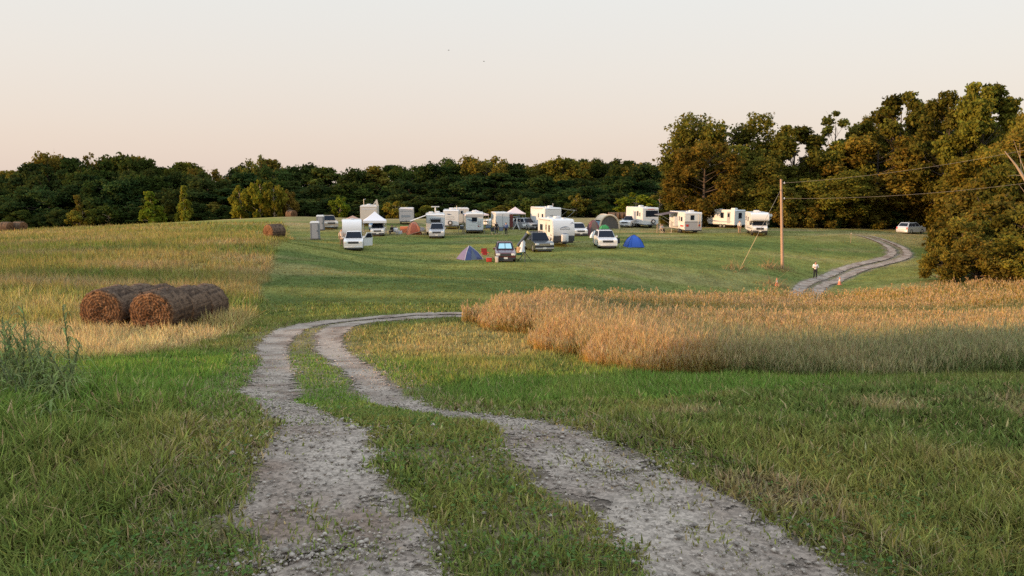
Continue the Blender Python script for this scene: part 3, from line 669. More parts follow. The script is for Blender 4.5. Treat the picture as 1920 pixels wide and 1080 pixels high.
def tree(key, loc, H, W, leaf, name, label, cat='tree', group=None, bark=None, rz=None):
    cm, tm, h0, w0 = proto(key)
    e = empty(name, loc, random.random() * 6.28 if rz is None else rz, label, cat, group); e.scale = (W / w0, W / w0, H / h0)
    for nm, me, m in (("crown", cm, tree_leaf(leaf)), ("trunk", tm, bark or BARK)):
        if not me.materials: me.materials.append(m)
        o = link(nm, me, e); o.material_slots[0].link = 'OBJECT'; o.material_slots[0].material = m
    return e
def tree_px(key, px, top, wpx, Y, leaf, name, label, **kw):
    g = at_depth(px, Y); H = up_at(px, top, Y).z - g.z; W = wpx * Y / F_PX
    return tree(key, g, H, W, leaf, name, label, **kw)
# wood on the right, lit by the low sun
WR = "trees of the sunlit wood at the right"
T = [
 ('oak', 1352, 208, 165, 136, 'moss', 'broad_tree', 'tall dark domed tree at the left end of the sunlit wood'),
 ('oak_b', 1318, 262, 128, 126, 'brown', 'broad_tree', 'round brown leaved tree at the left end of the sunlit wood behind the campers'),
 ('oak', 1398, 292, 120, 128, 'olive', 'broad_tree', 'olive tree directly behind the two white campers by the pole'),
 ('cotton', 1483, 232, 108, 130, 'moss', 'tall_tree', 'dark green tree rising straight behind the wooden utility pole'),
 ('sparse', 1556, 208, 84, 134, 'pale', 'thin_tree', 'thin bare topped tree with sky showing through its branches'),
 ('cotton_b', 1608, 215, 90, 138, 'olive', 'tall_tree', 'loose topped olive tree between the bare topped one and the tall dark crowns'),
 ('cotton', 1575, 262, 96, 128, 'olive', 'tall_tree', 'olive tree under the thin bare topped one'),
 ('oak', 1525, 285, 96, 132, 'moss', 'broad_tree', 'green tree between the pole and the bare topped tree'),
 ('oak_b', 1640, 250, 178, 127, 'brown', 'broad_tree', 'broad golden brown tree in the middle of the sunlit wood'),
 ('cotton', 1680, 172, 128, 130, 'moss', 'tall_tree', 'tall green crown over the golden brown tree of the wood'),
 ('cotton_b', 1765, 168, 120, 118, 'moss', 'tall_tree', 'left half of the highest pair of crowns over the wood'),
 ('cotton', 1830, 150, 128, 112, 'olive', 'tall_tree', 'highest tree of the wood, its crown spreading to the right'),
 ('oak', 1750, 290, 140, 126, 'rust', 'broad_tree', 'reddish brown tree behind the parked silver car'),
 ('cotton_b', 1912, 206, 100, 104, 'olive', 'tall_tree', 'loose crowned tree at the right edge of the photo'),
 ('oak_b', 1845, 275, 150, 96, 'brown', 'broad_tree', 'brown tree above the dense bushes at the right edge'),
 ('oak', 1990, 235, 190, 98, 'brown', 'broad_tree', 'brown tree mostly beyond the right edge of the photo'),
 ('oak', 1550, 318, 130, 124, 'olive', 'broad_tree', 'lower olive tree right of the utility pole above the wires'),
 ('oak_b', 1440, 330, 100, 124, 'moss', 'broad_tree', 'dark low tree behind the white motorhome'),
 ('cotton_b', 1275, 275, 60, 140, 'moss', 'tall_tree', 'narrow dark tree at the very left tip of the sunlit wood'),
]
for k, px, top, w, Y, leaf, nm, lb in T: tree_px(k, px, top, w * 1.12, Y, leaf, nm, lb, group=WR)
for i, px in enumerate(range(1290, 2080, 66)):
    tree_px(('wood_a', 'wood_c')[i % 2], px, np.interp(px, [1290, 1400, 1500, 1560, 1620, 1700, 1760, 1850, 1900, 2080], [320, 275, 300, 275, 240, 222, 212, 200, 228, 250]) + RNG.normal(0, 12), 105, 150 - 0.03 * (px - 1290), ('moss', 'olive')[i % 2],
            'background_tree', 'tree deep in the sunlit wood, seen between the trees in front of it', group='trees deep in the right wood')
# dense bushes at the right edge and the dark undergrowth along the wood's foot
B = [(1808, 405, 100, 76, 'olive'), (1862, 362, 140, 80, 'olive'), (1918, 382, 120, 74, 'moss'), (1838, 440, 95, 70, 'olive'), (1905, 440, 110, 69, 'brown'), (1772, 462, 50, 71, 'rust'), (1975, 400, 130, 72, 'olive'), (1822, 335, 110, 90, 'olive'), (1885, 302, 140, 88, 'moss'), (1965, 320, 140, 86, 'brown')]
BL = ['leafy olive bush standing forward of the silver car', 'large olive bush in the middle of the right hand thicket', 'green bush in the thicket at the right edge', 'low olive bush at the front foot of the thicket', 'low brownish bush at the front right foot of the thicket', 'small rusty bush at the left foot of the thicket',
      'bush beyond the right edge of the thicket', 'high bush behind the left part of the thicket', 'green bush crowning the thicket at the right', 'brown bush high at the right edge of the photo']
for i, (px, top, w, Y, leaf) in enumerate(B): tree_px(('bush', 'bush_b')[i % 2], px, top, w * 1.15, Y, leaf, 'bush', BL[i], cat='bush', group='bushes of the right hand thicket')
i = 0
for px in range(1262, 1770, 24):
    Y = np.interp(px, [1262, 1500, 1660, 1740, 1770], [128, 121, 124, 126, 120]); tree_px(('bush', 'bush_b')[i % 2], px + RNG.normal(0, 5), 372 + RNG.normal(0, 14), 52 + RNG.random() * 20, Y, ('olive', 'brown', 'dark', 'rust', 'olive')[i % 5], 'bush',
        'bush in the undergrowth along the foot of the sunlit wood', cat='bush', group='undergrowth along the sunlit wood'); i += 1
# far wood across the field, in its own shade
tops = np.array([(-160, 320), (0, 326), (40, 318), (60, 286), (100, 282), (130, 292), (165, 284), (200, 290), (250, 288), (275, 290), (310, 300), (390, 305), (440, 304), (480, 292), (520, 300), (560, 308), (650, 312), (720, 312), (790, 306), (860, 304), (885, 291), (940, 293), (985, 304), (1060, 303), (1120, 301), (1200, 306), (1262, 310), (1340, 320)], float)
FW = "trees of the shaded far wood"
kinds = ('wood_a', 'wood_b', 'wood_c'); i = 0
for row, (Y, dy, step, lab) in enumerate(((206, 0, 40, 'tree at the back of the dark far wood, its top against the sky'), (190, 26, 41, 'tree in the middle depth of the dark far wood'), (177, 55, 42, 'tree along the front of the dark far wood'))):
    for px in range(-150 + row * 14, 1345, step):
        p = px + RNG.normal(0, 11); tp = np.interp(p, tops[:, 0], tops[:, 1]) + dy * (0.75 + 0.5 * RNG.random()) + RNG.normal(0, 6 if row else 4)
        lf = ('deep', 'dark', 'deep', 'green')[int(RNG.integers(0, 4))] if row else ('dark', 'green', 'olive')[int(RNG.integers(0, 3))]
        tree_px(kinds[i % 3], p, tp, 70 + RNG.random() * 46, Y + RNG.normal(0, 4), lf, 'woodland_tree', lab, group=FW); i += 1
for px, tp, w, lf, k, lb in ((97, 283, 92, 'olive', 'wood_c', 'golden topped tree, highest at the left end of the far wood'), (180, 285, 66, 'olive', 'wood_thin', 'open crowned tree right of the golden topped one in the far wood'), (252, 284, 96, 'green', 'wood_a', 'sunlit round crown standing over the left part of the far wood'),
                      (492, 289, 60, 'pale', 'wood_thin', 'thin open crowned tree standing over the dark far wood'), (912, 289, 86, 'olive', 'wood_c', 'broad crown standing over the middle of the far wood'), (1205, 303, 90, 'deep', 'wood_a', 'crown at the right end of the far wood skyline')):
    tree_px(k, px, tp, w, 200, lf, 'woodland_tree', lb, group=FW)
# a farther wooded ridge, only its tops show
for px in list(range(1020, 1300, 40)) + list(range(-120, 60, 40)) + [330, 360, 730, 770]:
    tree_px(kinds[px % 3], px, np.interp(px, [-120, 60, 330, 770, 1020, 1060, 1240, 1300], [322, 318, 306, 311, 302, 299, 299, 304]) + RNG.normal(0, 2), 74, 330, 'deep', 'ridge_tree', 'distant tree on the wooded ridge beyond the far wood', group='trees on the distant ridge')
# saplings and brush along the near edge of the far wood
S = [(150, 365, 26, 'olive', 'small olive sapling, leftmost before the far wood'), (285, 358, 40, 'lime', 'lit cone shaped sapling standing before the far wood at the left'), (347, 347, 27, 'yellow', 'slim golden sapling alone before the dark far wood'), (155, 390, 40, 'olive', 'low olive sapling at the left foot of the far wood'),
     (205, 380, 36, 'green', 'greenish sapling between the two left saplings'), (452, 346, 34, 'yellow', 'leftmost golden tree of the lit clump before the far wood'), (489, 335, 40, 'yellow', 'tallest golden tree in the lit clump before the far wood'), (515, 340, 36, 'yellow', 'golden tree next to the tallest one of the lit clump'), (543, 354, 26, 'rust', 'rusty rightmost tree of the lit clump'),
     (638, 365, 26, 'lime', 'small lit sapling above the tan pickup'), (742, 376, 36, 'yellow', 'golden bushy sapling behind the white canopy'), (1081, 362, 34, 'olive', 'olive sapling above the big white camper'), (1192, 360, 58, 'lime', 'large yellow green bush behind the motorhome with the wide dark window'), (1236, 361, 44, 'olive', 'olive bush right of the large yellow green one'), (980, 366, 36, 'green', 'green sapling behind the peaked canopy')]
for i, (px, tp, w, lf, lb) in enumerate(S): tree_px(('sapling', 'sapling_b')[0 if px in (285, 347, 150) else 1], px, tp, w * 1.1, 163 - (4 if lf in ('yellow', 'lime') else 0), lf, 'sapling', lb, group='saplings before the far wood', bark=BARK_PALE)
i = 0
for px in range(-110, 1275, 27):
    p = px + RNG.normal(0, 6); g = at_depth(p, 166); tp = np.interp(p, [-110, 0, 300, 600, 900, 1275], [402, 396, 384, 383, 380, 378]) + RNG.normal(0, 6)
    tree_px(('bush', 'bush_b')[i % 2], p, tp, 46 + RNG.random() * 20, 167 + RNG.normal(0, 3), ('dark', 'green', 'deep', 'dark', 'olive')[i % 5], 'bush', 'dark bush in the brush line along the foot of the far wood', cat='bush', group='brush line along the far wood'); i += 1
# trees outside the picture at the left whose long shadows lie over the near ground and stripe the camp field
SH = "trees west of the track"
for x, y, h, w in ((-26, -18, 13, 12), (-27, -9, 13, 12), (-30, -2.8, 12, 10), (-44, -9, 15, 13), (-24, -28, 13, 12), (-62, 28, 9, 7), (-80, 41, 9, 8), (-84, 56, 8.5, 7), (-100, 66, 10, 8)):
    tree('wood_a' if y < 10 else 'wood_b', (x, y, float(zat(x, y))), h, w, 'green', 'shade_tree', 'green tree standing west of the track beyond the left edge', group=SH)
# the dead tree leaning in at the right edge
def dead_tree():
    Y = 78; b = at_depth(1985, Y); e = empty('dead_tree', b, 0, 'dead tree with pale bare branches leaning in at the right edge', 'tree')
    P = lambda px, py, dy=0: up_at(px, py, Y + dy) - b
    MB().tube([(0, 0, -.3), P(1960, 430), P(1930, 350), P(1905, 310), P(1884, 284)], [.28, .22, .16, .10, .04], 7).build('trunk', BARK_PALE, e, True)
    m = MB().tube([P(1940, 372), P(1915, 322), P(1893, 296)], [.11, .07, .02], 5)
    for a, q, r in (((1948, 400), (1910, 345), .07), ((1935, 350), (1925, 300), .06), ((1925, 330), (1900, 262), .04), ((1930, 345), (1942, 250), .05), ((1915, 325), (1912, 268), .03), ((1920, 330), (1890, 330), .03)):
        m.tube([P(*a), (P(*a) + P(*q)) / 2 + Vector((.15, .3, .1)), P(*q)], [r, r * .6, .012], 5)
    m.build('branch', BARK_PALE, e, True)
dead_tree()

# the tall weed at the left edge of the picture
def tall_weed(px, Y, H, seed, label, n=9):
    rng = np.random.default_rng(seed); b = at_depth(px, Y); e = empty('tall_weed', b, 0, label, 'plant')
    lv = []
    for i in range(n):
        x, y = rng.normal(0, .22, 2); h = H * (0.55 + .5 * rng.random()); q = rng.normal(0, .12, 2)
        MB().tube([(x, y, -.03), (x + q[0] * .4, y + q[1] * .4, h * .5), (x + q[0], y + q[1], h)], [.008, .006, .003], 5).build('stem', mat("weed_stem", (.11, .13, .05), .8), e)
        for k in range(15):
            t = .15 + .85 * k / 15; p = Vector((x + q[0] * t, y + q[1] * t, h * t)); a = rng.random() * 6.28; L = (.16 + .20 * rng.random()) * (1.1 - .6 * t)
            u = Vector((math.cos(a), math.sin(a), 0)); s = Vector((-u.y, u.x, 0)) * .009
            pts = [p, p + u * L * .35 + Vector((0, 0, L * .35)), p + u * L * .75 + Vector((0, 0, L * .32)), p + u * L * 1.1 + Vector((0, 0, -L * .1))]
            for j in range(3): lv.append((pts[j] - s * (1 - j * .25), pts[j] + s * (1 - j * .25), pts[j+1] + s * (.75 - j * .25 + .02), pts[j+1] - s * (.75 - j * .25 + .02)))
    V = np.array([[tuple(v) for v in q] for q in lv]).reshape(-1, 3); c = jitter(np.tile(np.array((.22, .25, .09)), (len(V) // 4, 1)), .25)
    me = mesh_np("leaves", V, quads=np.arange(len(V)).reshape(-1, 4), col=np.repeat(c, 4, 0)); me.materials.append(BLADE); link("leaves", me, e)
tall_weed(-14, 6.6, .82, 1, 'tall leafy weed with arching leaves at the left edge, the highest of its clump', 15)
tall_weed(8, 6.1, .48, 2, 'lower arching weed right of the tallest one at the left edge', 12)
tall_weed(58, 5.6, .27, 3, 'short pale weed at the right foot of the left edge clump', 4)
tall_weed(-30, 6.0, .6, 4, 'dark weed at the foot of the left edge clump', 6)
# ------------------------------------------------------------------ round hay bales
def hay_mat():
    m = bpy.data.materials.new("hay"); m.use_nodes = True; n, l = m.node_tree.nodes, m.node_tree.links; b = n["Principled BSDF"]
    b.inputs["Roughness"].default_value = 1; b.inputs["Specular IOR Level"].default_value = .05
    t = n.new("ShaderNodeTexCoord"); mp = n.new("ShaderNodeMapping"); mp.inputs["Scale"].default_value = (20, 9.0, 20); l.new(t.outputs["Object"], mp.inputs[0])
    nz = n.new("ShaderNodeTexNoise"); nz.inputs["Scale"].default_value = 1.0; nz.inputs["Detail"].default_value = 7; l.new(mp.outputs[0], nz.inputs["Vector"])
    n2 = n.new("ShaderNodeTexNoise"); n2.inputs["Scale"].default_value = 3.2; n2.inputs["Detail"].default_value = 6; l.new(t.outputs["Object"], n2.inputs["Vector"])
    # rolled layers seen on the ends
    sp = n.new("ShaderNodeSeparateXYZ"); l.new(t.outputs["Object"], sp.inputs[0]); cb = n.new("ShaderNodeCombineXYZ"); l.new(sp.outputs[0], cb.inputs[0]); l.new(sp.outputs[2], cb.inputs[2])
    mp3 = n.new("ShaderNodeMapping"); mp3.inputs["Location"].default_value = (0, 0, -0.74); l.new(cb.outputs[0], mp3.inputs[0])
    wv = n.new("ShaderNodeTexWave"); wv.wave_type = 'RINGS'; wv.rings_direction = 'Y'; wv.inputs["Scale"].default_value = 3.2; wv.inputs["Distortion"].default_value = 6.5; wv.inputs["Detail"].default_value = 4; wv.inputs["Detail Scale"].default_value = 3
    l.new(mp3.outputs[0], wv.inputs["Vector"])
    r = n.new("ShaderNodeValToRGB"); e = r.color_ramp.elements; e[0].position = .3; e[0].color = (.05, .028, .017, 1); e[1].position = .72; e[1].color = (.33, .18, .09, 1)
    k = e.new(.5); k.color = (.13, .068, .038, 1)
    ad = n.new("ShaderNodeMath"); ad.operation = 'MULTIPLY_ADD'; ad.inputs[1].default_value = .21; l.new(wv.outputs["Fac"], ad.inputs[0])
    mm = n.new("ShaderNodeMix"); mm.inputs[0].default_value = .5; l.new(nz.outputs["Fac"], mm.inputs[2]); l.new(n2.outputs["Fac"], mm.inputs[3])
    sb = n.new("ShaderNodeMath"); sb.operation = 'SUBTRACT'; sb.inputs[1].default_value = .11; l.new(mm.outputs[0], sb.inputs[0]); l.new(sb.outputs[0], ad.inputs[2])
    l.new(ad.outputs[0], r.inputs[0])
    # rolled outside coloured darker and greyer for its shaded side; the ends keep their red brown
    r2 = n.new("ShaderNodeValToRGB"); q = r2.color_ramp.elements; q[0].position = .3; q[0].color = (.05, .034, .026, 1); q[1].position = .75; q[1].color = (.20, .13, .085, 1); l.new(ad.outputs[0], r2.inputs[0])
    ab = n.new("ShaderNodeMath"); ab.operation = 'ABSOLUTE'; l.new(sp.outputs[1], ab.inputs[0]); en = n.new("ShaderNodeMapRange"); en.inputs[1].default_value = .66; en.inputs[2].default_value = .72; l.new(ab.outputs[0], en.inputs[0])
    mc = n.new("ShaderNodeMix"); mc.data_type = 'RGBA'; l.new(en.outputs[0], mc.inputs[0]); l.new(r2.outputs[0], mc.inputs[6]); l.new(r.outputs[0], mc.inputs[7]); l.new(mc.outputs[2], b.inputs["Base Color"])
    bp = n.new("ShaderNodeBump"); bp.inputs["Strength"].default_value = 1; bp.inputs["Distance"].default_value = .04; l.new(ad.outputs[0], bp.inputs["Height"]); l.new(bp.outputs[0], b.inputs["Normal"])
    return m
HAY = hay_mat()
def bale_mesh(seed, Rr=.76, L=1.45):
    rng = np.random.default_rng(seed); nr, na, nl = 9, 64, 16; V, Q = [], []
    prof = [(Rr * k / nr, -L / 2 - .05 * math.cos(k / nr * 1.5)) for k in range(1, nr)] + [(Rr * (.94 if j in (0, nl) else 1), -L / 2 + L * j / nl) for j in range(nl + 1)] + [(Rr * k / nr, L / 2 + .05 * math.cos(k / nr * 1.5)) for k in range(nr - 1, 0, -1)]
    for r, y in prof:
        for a in range(na):
            th = a * 2 * math.pi / na; rough = rng.normal(0, .012); sag = 1 - .05 * math.sin(th)
            band = .010 * math.sin(y * 11 + seed) + .008 * math.sin(y * 29) if r > Rr * .9 else 0
            rr = (r + rough + band) * (1 + .02 * math.sin(3 * th + seed)); z = rr * math.sin(th) * .97
            V.append((rr * math.cos(th) * (1.03 if math.sin(th) < -.3 else 1), y + rng.normal(0, .018), max(z, -Rr * .93) + Rr * .93))
    for i in range(len(prof) - 1):
        for a in range(na): Q.append((i * na + a, i * na + (a + 1) % na, (i + 1) * na + (a + 1) % na, (i + 1) * na + a))
    V = np.array(V); extra, c0 = [], len(V)
    # straw ends sticking out all over
    ns = 2600; th = rng.random(ns) * 6.283; y = (rng.random(ns) - .5) * L; end = rng.random(ns) < .33; r = np.where(end, Rr * np.sqrt(rng.random(ns)), Rr * .985); y = np.where(end, np.sign(y) * L / 2, y)
    nx, nz = np.cos(th), np.sin(th); p = np.stack([r * nx, y, np.maximum(r * nz * .97, -Rr * .9) + Rr * .93], -1)
    out = np.where(end[:, None], np.stack([0 * y, np.sign(y), 0 * y], -1), np.stack([nx, 0 * y, nz], -1)); d = out * .35 + rng.normal(0, .55, (ns, 3)); d *= (.035 + .055 * rng.random((ns, 1))); s = rng.normal(0, 1, (ns, 3)) * .006
    S = np.stack([p - s, p + s, p + d], 1).reshape(-1, 3)
    cap0 = [(c0 - na + a) for a in range(na)]; V = np.concatenate([V, [(0, -L / 2 - .05, Rr * .93), (0, L / 2 + .05, Rr * .93)], S])
    T = [(c0, (a + 1) % na, a) for a in range(na)] + [(c0 + 1, cap0[a], cap0[(a + 1) % na]) for a in range(na)]
    T = np.concatenate([np.array(T), np.arange(ns * 3).reshape(-1, 3) + c0 + 2])
    me = mesh_np("hay_bale", V, quads=np.array(Q), tris=T, smooth=False); me.materials.append(HAY); return me
BM = [bale_mesh(s) for s in (1, 2, 3)]
def bale(loc, rz, label, i=0, s=1.0, group="round hay bales on the field"):
    o = link("hay_bale", BM[i % 3]); o.location = Vector(loc) - Vector((0, 0, .06)); o.rotation_euler = (0, 0, rz); o.scale = (s, s, s); tag(o, label, "hay bale", group); return o
b0 = ground_at(283, 622); lab = ("front", "middle", "rear")
dirn = Vector((math.sin(R(2)), math.cos(R(2)), 0))
words = {('r', 0): 'round hay bale at the front of the right hand row, facing the track', ('r', 1): 'middle round hay bale of the right hand row', ('r', 2): 'rear round hay bale of the right hand row, standing highest',
         ('l', 0): 'round hay bale at the front of the left hand row, half in the grass', ('l', 1): 'middle round hay bale of the left hand row', ('l', 2): 'rear round hay bale of the left hand row'}
for k in range(3):
    p = b0 + dirn * (.72 + 1.39 * k); p.z = float(zat(p.x, p.y)); bale(p, -R(2) + RNG.normal(0, .02), words['r', k], k, .93 if k < 2 else .97, 'hay bales in two rows by the track')
    p = b0 + Vector((-1.74, .35, 0)) + dirn * (.72 + 1.39 * k); p.z = float(zat(p.x, p.y)); bale(p, -R(2) + RNG.normal(0, .02), words['l', k], k + 1, .92, 'hay bales in two rows by the track')
bale(ground_at(515, 448), R(-35), 'single round hay bale at the edge of the mown strip near the grey toilets', 0, 1.14)
bale(at_depth(547, 158), R(60), 'small distant hay bale on the crest left of the grey toilets', 1, 1.2)
bale(at_depth(12, 117), R(80), 'hay bale cut by the left edge of the photo on the far crest', 2, 1.1); bale(at_depth(36, 118), R(80), 'hay bale on the far left crest, right one of the pair', 0, 1.08)
for k in range(5): bale(at_depth(1147 + k * 8.0, 152), R(75), 'reddish hay bale in the far row behind the beige dome shelter', k, 1.0, 'row of reddish bales at the far edge')

# ------------------------------------------------------------------ materials of the camp
WHITE = mat("white_paint", (.60, .60, .60), .35, var=.04, scale=2, coat=.3)
CREAM = mat("cream_fibreglass", (.52, .48, .43), .4, var=.05, scale=2)
GREY = mat("grey_panel", (.30, .30, .32), .5, var=.06); DGREY = mat("dark_plastic", (.035, .036, .04), .55, var=.15)
GLASS = mat("dark_glass", (.010, .014, .024), .25, var=.1, spec=.10); RUBBER = mat("tyre_rubber", (.02, .02, .021), .85, var=.15)
ALLOY = mat("alloy", (.45, .45, .46), .3, metal=.8, var=.05); CHROME = mat("chrome", (.6, .6, .62), .2, metal=.9, var=.05)
LAMP = mat("headlamp", (.75, .75, .73), .1, var=.05, coat=.8); REDL = mat("tail_lamp", (.42, .03, .025), .25, var=.1); PLATE = mat("licence_plate", (.62, .62, .60), .4, var=.05)
BLACK = mat("black_paint", (.022, .024, .03), .22, var=.1, coat=.6); SILVER = mat("silver_paint", (.44, .45, .47), .28, metal=.35, var=.05, coat=.5); TANP = mat("tan_paint", (.42, .33, .24), .32, metal=.2, var=.06, coat=.4)
MAROON = mat("maroon_paint", (.085, .012, .016), .25, var=.08, coat=.6); NAVY = mat("navy_paint", (.03, .042, .075), .25, var=.08, coat=.6); BLUEC = mat("blue_paint", (.05, .11, .20), .28, var=.08, coat=.5)
SHADE = mat("blue_sunshade", (.30, .55, .66), .35, metal=.2, var=.12, scale=9); MESH_D = mat("mesh_fabric", (.10, .085, .075), .9, var=.2); STEEL = mat("steel", (.30, .30, .30), .45, metal=.6, var=.1)
WOOD = mat("weathered_wood", (.34, .24, .16), .85, var=.25, scale=5, bump=.3); MARK = mat("dark_lettering", (.06, .065, .08), .5)
STRIPE = mat("blue_grey_stripe", (.12, .16, .24), .4); LGREY = mat("light_grey_panel", (.52, .52, .53), .45, var=.05)

def wheel(parent, x, y, r, w=.22):
    o = MB().lathe([(r * .60, -w / 2), (r * .93, -w / 2), (r, -w / 3), (r, w / 3), (r * .93, w / 2), (r * .60, w / 2)], (x, y, r), 'y', 20).build('wheel', RUBBER, parent, True)
    m = MB().lathe([(r * .15, -w / 2 - .012), (r * .58, -w / 2 - .004), (r * .62, 0), (r * .58, w / 2 + .004), (r * .15, w / 2 + .012)], (x, y, r), 'y', 14); m.build('rim', ALLOY, o, True)
def face_panel(mb, c, u0, u1, v0, v1, off=.006, th=.008):
    """a panel on a four cornered face c = (bl, br, tr, tl), between fractions u and v"""
    c = [Vector(p) for p in c]; P = lambda u, v: (c[0] * (1-u) + c[1] * u) * (1-v) + (c[3] * (1-u) + c[2] * u) * v
    n = (c[1] - c[0]).cross(c[3] - c[0]).normalized(); mb.sheet([P(u0, v0) + n * (off - th), P(u1, v0) + n * (off - th), P(u1, v1) + n * (off - th), P(u0, v1) + n * (off - th)], th)
CARS = {
 'suv':    dict(L=4.7, W=1.88, H=1.74, hf=.92, hb=1.06, ws=1.05, rf=.35, rr=-1.95, rb=-2.28, r=.36, wx=1.42),
 'cross':  dict(L=4.55, W=1.84, H=1.66, hf=.90, hb=1.02, ws=1.12, rf=.30, rr=-1.65, rb=-2.2, r=.35, wx=1.34),
 'hatch':  dict(L=4.0, W=1.70, H=1.56, hf=.82, hb=.98, ws=1.02, rf=.25, rr=-1.55, rb=-1.95, r=.31, wx=1.24),
 'pickup': dict(L=5.5, W=1.95, H=1.84, hf=1.02, hb=1.16, ws=1.15, rf=.45, rr=-.80, rb=-1.02, r=.39, wx=1.72),
}
def car(kind, name, label, cat, paint, loc, rz, group="vehicles parked at the camp", s=1.0, lower=None, rails=False, open_door=False, shade=False, grille=DGREY):
    k = CARS[kind]; L, W, Hh = k['L'], k['W'], k['H']; r, wx = k['r'], k['wx']; e = empty(name, loc, rz, label, cat, group, s)
    z0 = r * .62; ra = r * 1.16
    def arch(x, sgn=1): return [(x + ra * math.cos(t), r + ra * math.sin(t) * .98) for t in np.linspace(math.pi if sgn > 0 else 0, 0 if sgn > 0 else math.pi, 9) if r + ra * math.sin(t) > z0]
    belt_r = k['hb'] + .02
    tail = [(-L/2 + .03, belt_r - .06), (-L/2, belt_r - .3), (-L/2 - .02, z0 + .32), (-L/2 + .05, z0)]
    prof = [(L/2 - .07, z0), (L/2, z0 + .14), (L/2 - .01, k['hf'] - .22), (L/2 - .10, k['hf'] - .03), (L/2 - .5, k['hf'] + .04), (k['ws'], k['hb']), (k['rb'], belt_r)]
    if kind == 'pickup': prof += [(k['rb'] - .02, .98), (-L/2 + .02, .98), (-L/2, .7), (-L/2, z0 + .1)]
    else: prof += tail
    prof += [(-wx - ra, z0)] + arch(-wx) + [(-wx + ra, z0), (wx - ra, z0)] + arch(wx) + [(wx + ra, z0)]
    body = MB().prism(prof, -W/2, W/2, .05)
    if kind == 'pickup':
        body.box((-1.9, -W/2 + .06, 1.06), (1.68, .09, .2), bevel=.02).box((-1.9, W/2 - .06, 1.06), (1.68, .09, .2), bevel=.02).box((-L/2 + .05, 0, 1.06), (.08, W - .1, .2), bevel=.02)
    wb, wt = W/2 - .07, W/2 - .24; zb = k['hb'] - .03
    body.hexa([(k['rb'], -wb, zb), (k['ws'], -wb, zb), (k['ws'], wb, zb), (k['rb'], wb, zb), (k['rr'], -wt, Hh), (k['rf'], -wt, Hh), (k['rf'], wt, Hh), (k['rr'], wt, Hh)], .05)
    bo = body.build('body', paint, e, True)
    F = [(k['ws'], wb, zb), (k['ws'], -wb, zb), (k['rf'], -wt, Hh), (k['rf'], wt, Hh)]; F = [F[1], F[0], F[3], F[2]]
    m = MB(); face_panel(m, F, .03, .97, .06, .94, .012, .012); ws = m.build('windscreen', GLASS, e)
    if shade:
        for a, b in ((.12, .48), (.52, .88)):
            m = MB(); face_panel(m, F, a, b, .18, .82, .020, .006); m.build('sunshade', SHADE, ws)
    Bk = [(k['rb'], wb, zb), (k['rb'], -wb, zb), (k['rr'], -wt, Hh), (k['rr'], wt, Hh)]
    m = MB(); face_panel(m, Bk, .08, .92, .22, .88, .012, .012); m.build('rear_window', GLASS, e)
    for sg in (-1, 1):
        S = [(k['rb'], sg * wb, zb), (k['ws'], sg * wb, zb), (k['rf'], sg * wt, Hh), (k['rr'], sg * wt, Hh)]
        if sg > 0: S = [S[1], S[0], S[3], S[2]]
        m = MB()
        cuts = ((.05, .30), (.335, .60), (.635, .93)) if kind != 'pickup' else ((.06, .42), (.46, .93))
        for a, b in cuts:
            if sg > 0: a, b = 1 - b, 1 - a
            face_panel(m, S, a, b, .16, .86, .012, .012)
        m.build('side_window', GLASS, e)
        hx = L/2 - .05
        MB().box((hx, sg * (W/2 - .22), k['hf'] - .16), (.14, .36, .17), bevel=.03).build('headlight', LAMP, e, True)
        MB().box((-L/2 + .0, sg * (W/2 - .14), k['hb'] - .16), (.10, .17, .30), bevel=.02).build('tail_light', REDL, e, True)
        MB().box((k['ws'] - .12, sg * (W/2 + .08), k['hb'] + .08), (.12, .20, .15), bevel=.03).build('side_mirror', paint, e, True)
        for x in (-wx, wx): wheel(e, x, sg * (W/2 - .13), r)
        MB().box((.25, sg * (W/2 + .006), k['hb'] - .12), (.16, .02, .03)).build('door_handle', CHROME, e)
    MB().box((L/2 + .005, 0, k['hf'] - .20), (.03, W * .54, .21), bevel=.008).build('grille', grille, e)
    MB().box((L/2 - .01, 0, z0 + .13), (.12, W * .96, .15), bevel=.03).build('front_bumper', lower or paint, e, True)
    MB().box((-L/2 - .01, 0, z0 + .2), (.12, W * .96, .18), bevel=.03).build('rear_bumper', lower or paint, e, True)
    MB().box((L/2 + .055, 0, z0 + .17), (.012, .32, .15)).build('licence_plate', PLATE, e); MB().box((L/2 - .0, 0, z0 - .02), (.16, W * .72, .14), bevel=.02).build('air_dam', DGREY, e)
    MB().box((0, 0, z0 + .02), (L * .8, W * .8, .16)).build('chassis', DGREY, e)
    if rails:
        m = MB()
        for sg in (-1, 1): m.tube([(k['rf'] - .1, sg * wt * .92, Hh - .02), (k['rf'] - .2, sg * wt * .92, Hh + .06), (k['rr'] + .2, sg * wt * .92, Hh + .06), (k['rr'] + .1, sg * wt * .92, Hh - .02)], .018, 6)
        m.box((-.3, 0, Hh + .06), (.05, wt * 1.84, .03)).box((-1.2, 0, Hh + .06), (.05, wt * 1.84, .03)); m.build('roof_rack', DGREY, e)
    if open_door:
        h = Vector((k['ws'] - .12, W/2 - .01, 0)); a = R(58); ux = Vector((-math.cos(a), math.sin(a), 0)); P = lambda d, z: h + ux * d + Vector((0, 0, z))
        d = MB().sheet([P(0, z0 + .12), P(1.05, z0 + .12), P(1.12, k['hb']), P(0, k['hb'])], .07).sheet([P(0, k['hb']), P(1.12, k['hb']), P(1.0, Hh - .12), P(.45, Hh - .10)], .04).build('door', paint, e)
        w = Vector((ux.y, -ux.x, 0)); MB().sheet([P(.2, k['hb'] + .05) + w * .09, P(1.04, k['hb'] + .05) + w * .09, P(.95, Hh - .2) + w * .09, P(.5, Hh - .18) + w * .09], .008).build('door_window', GLASS, d)
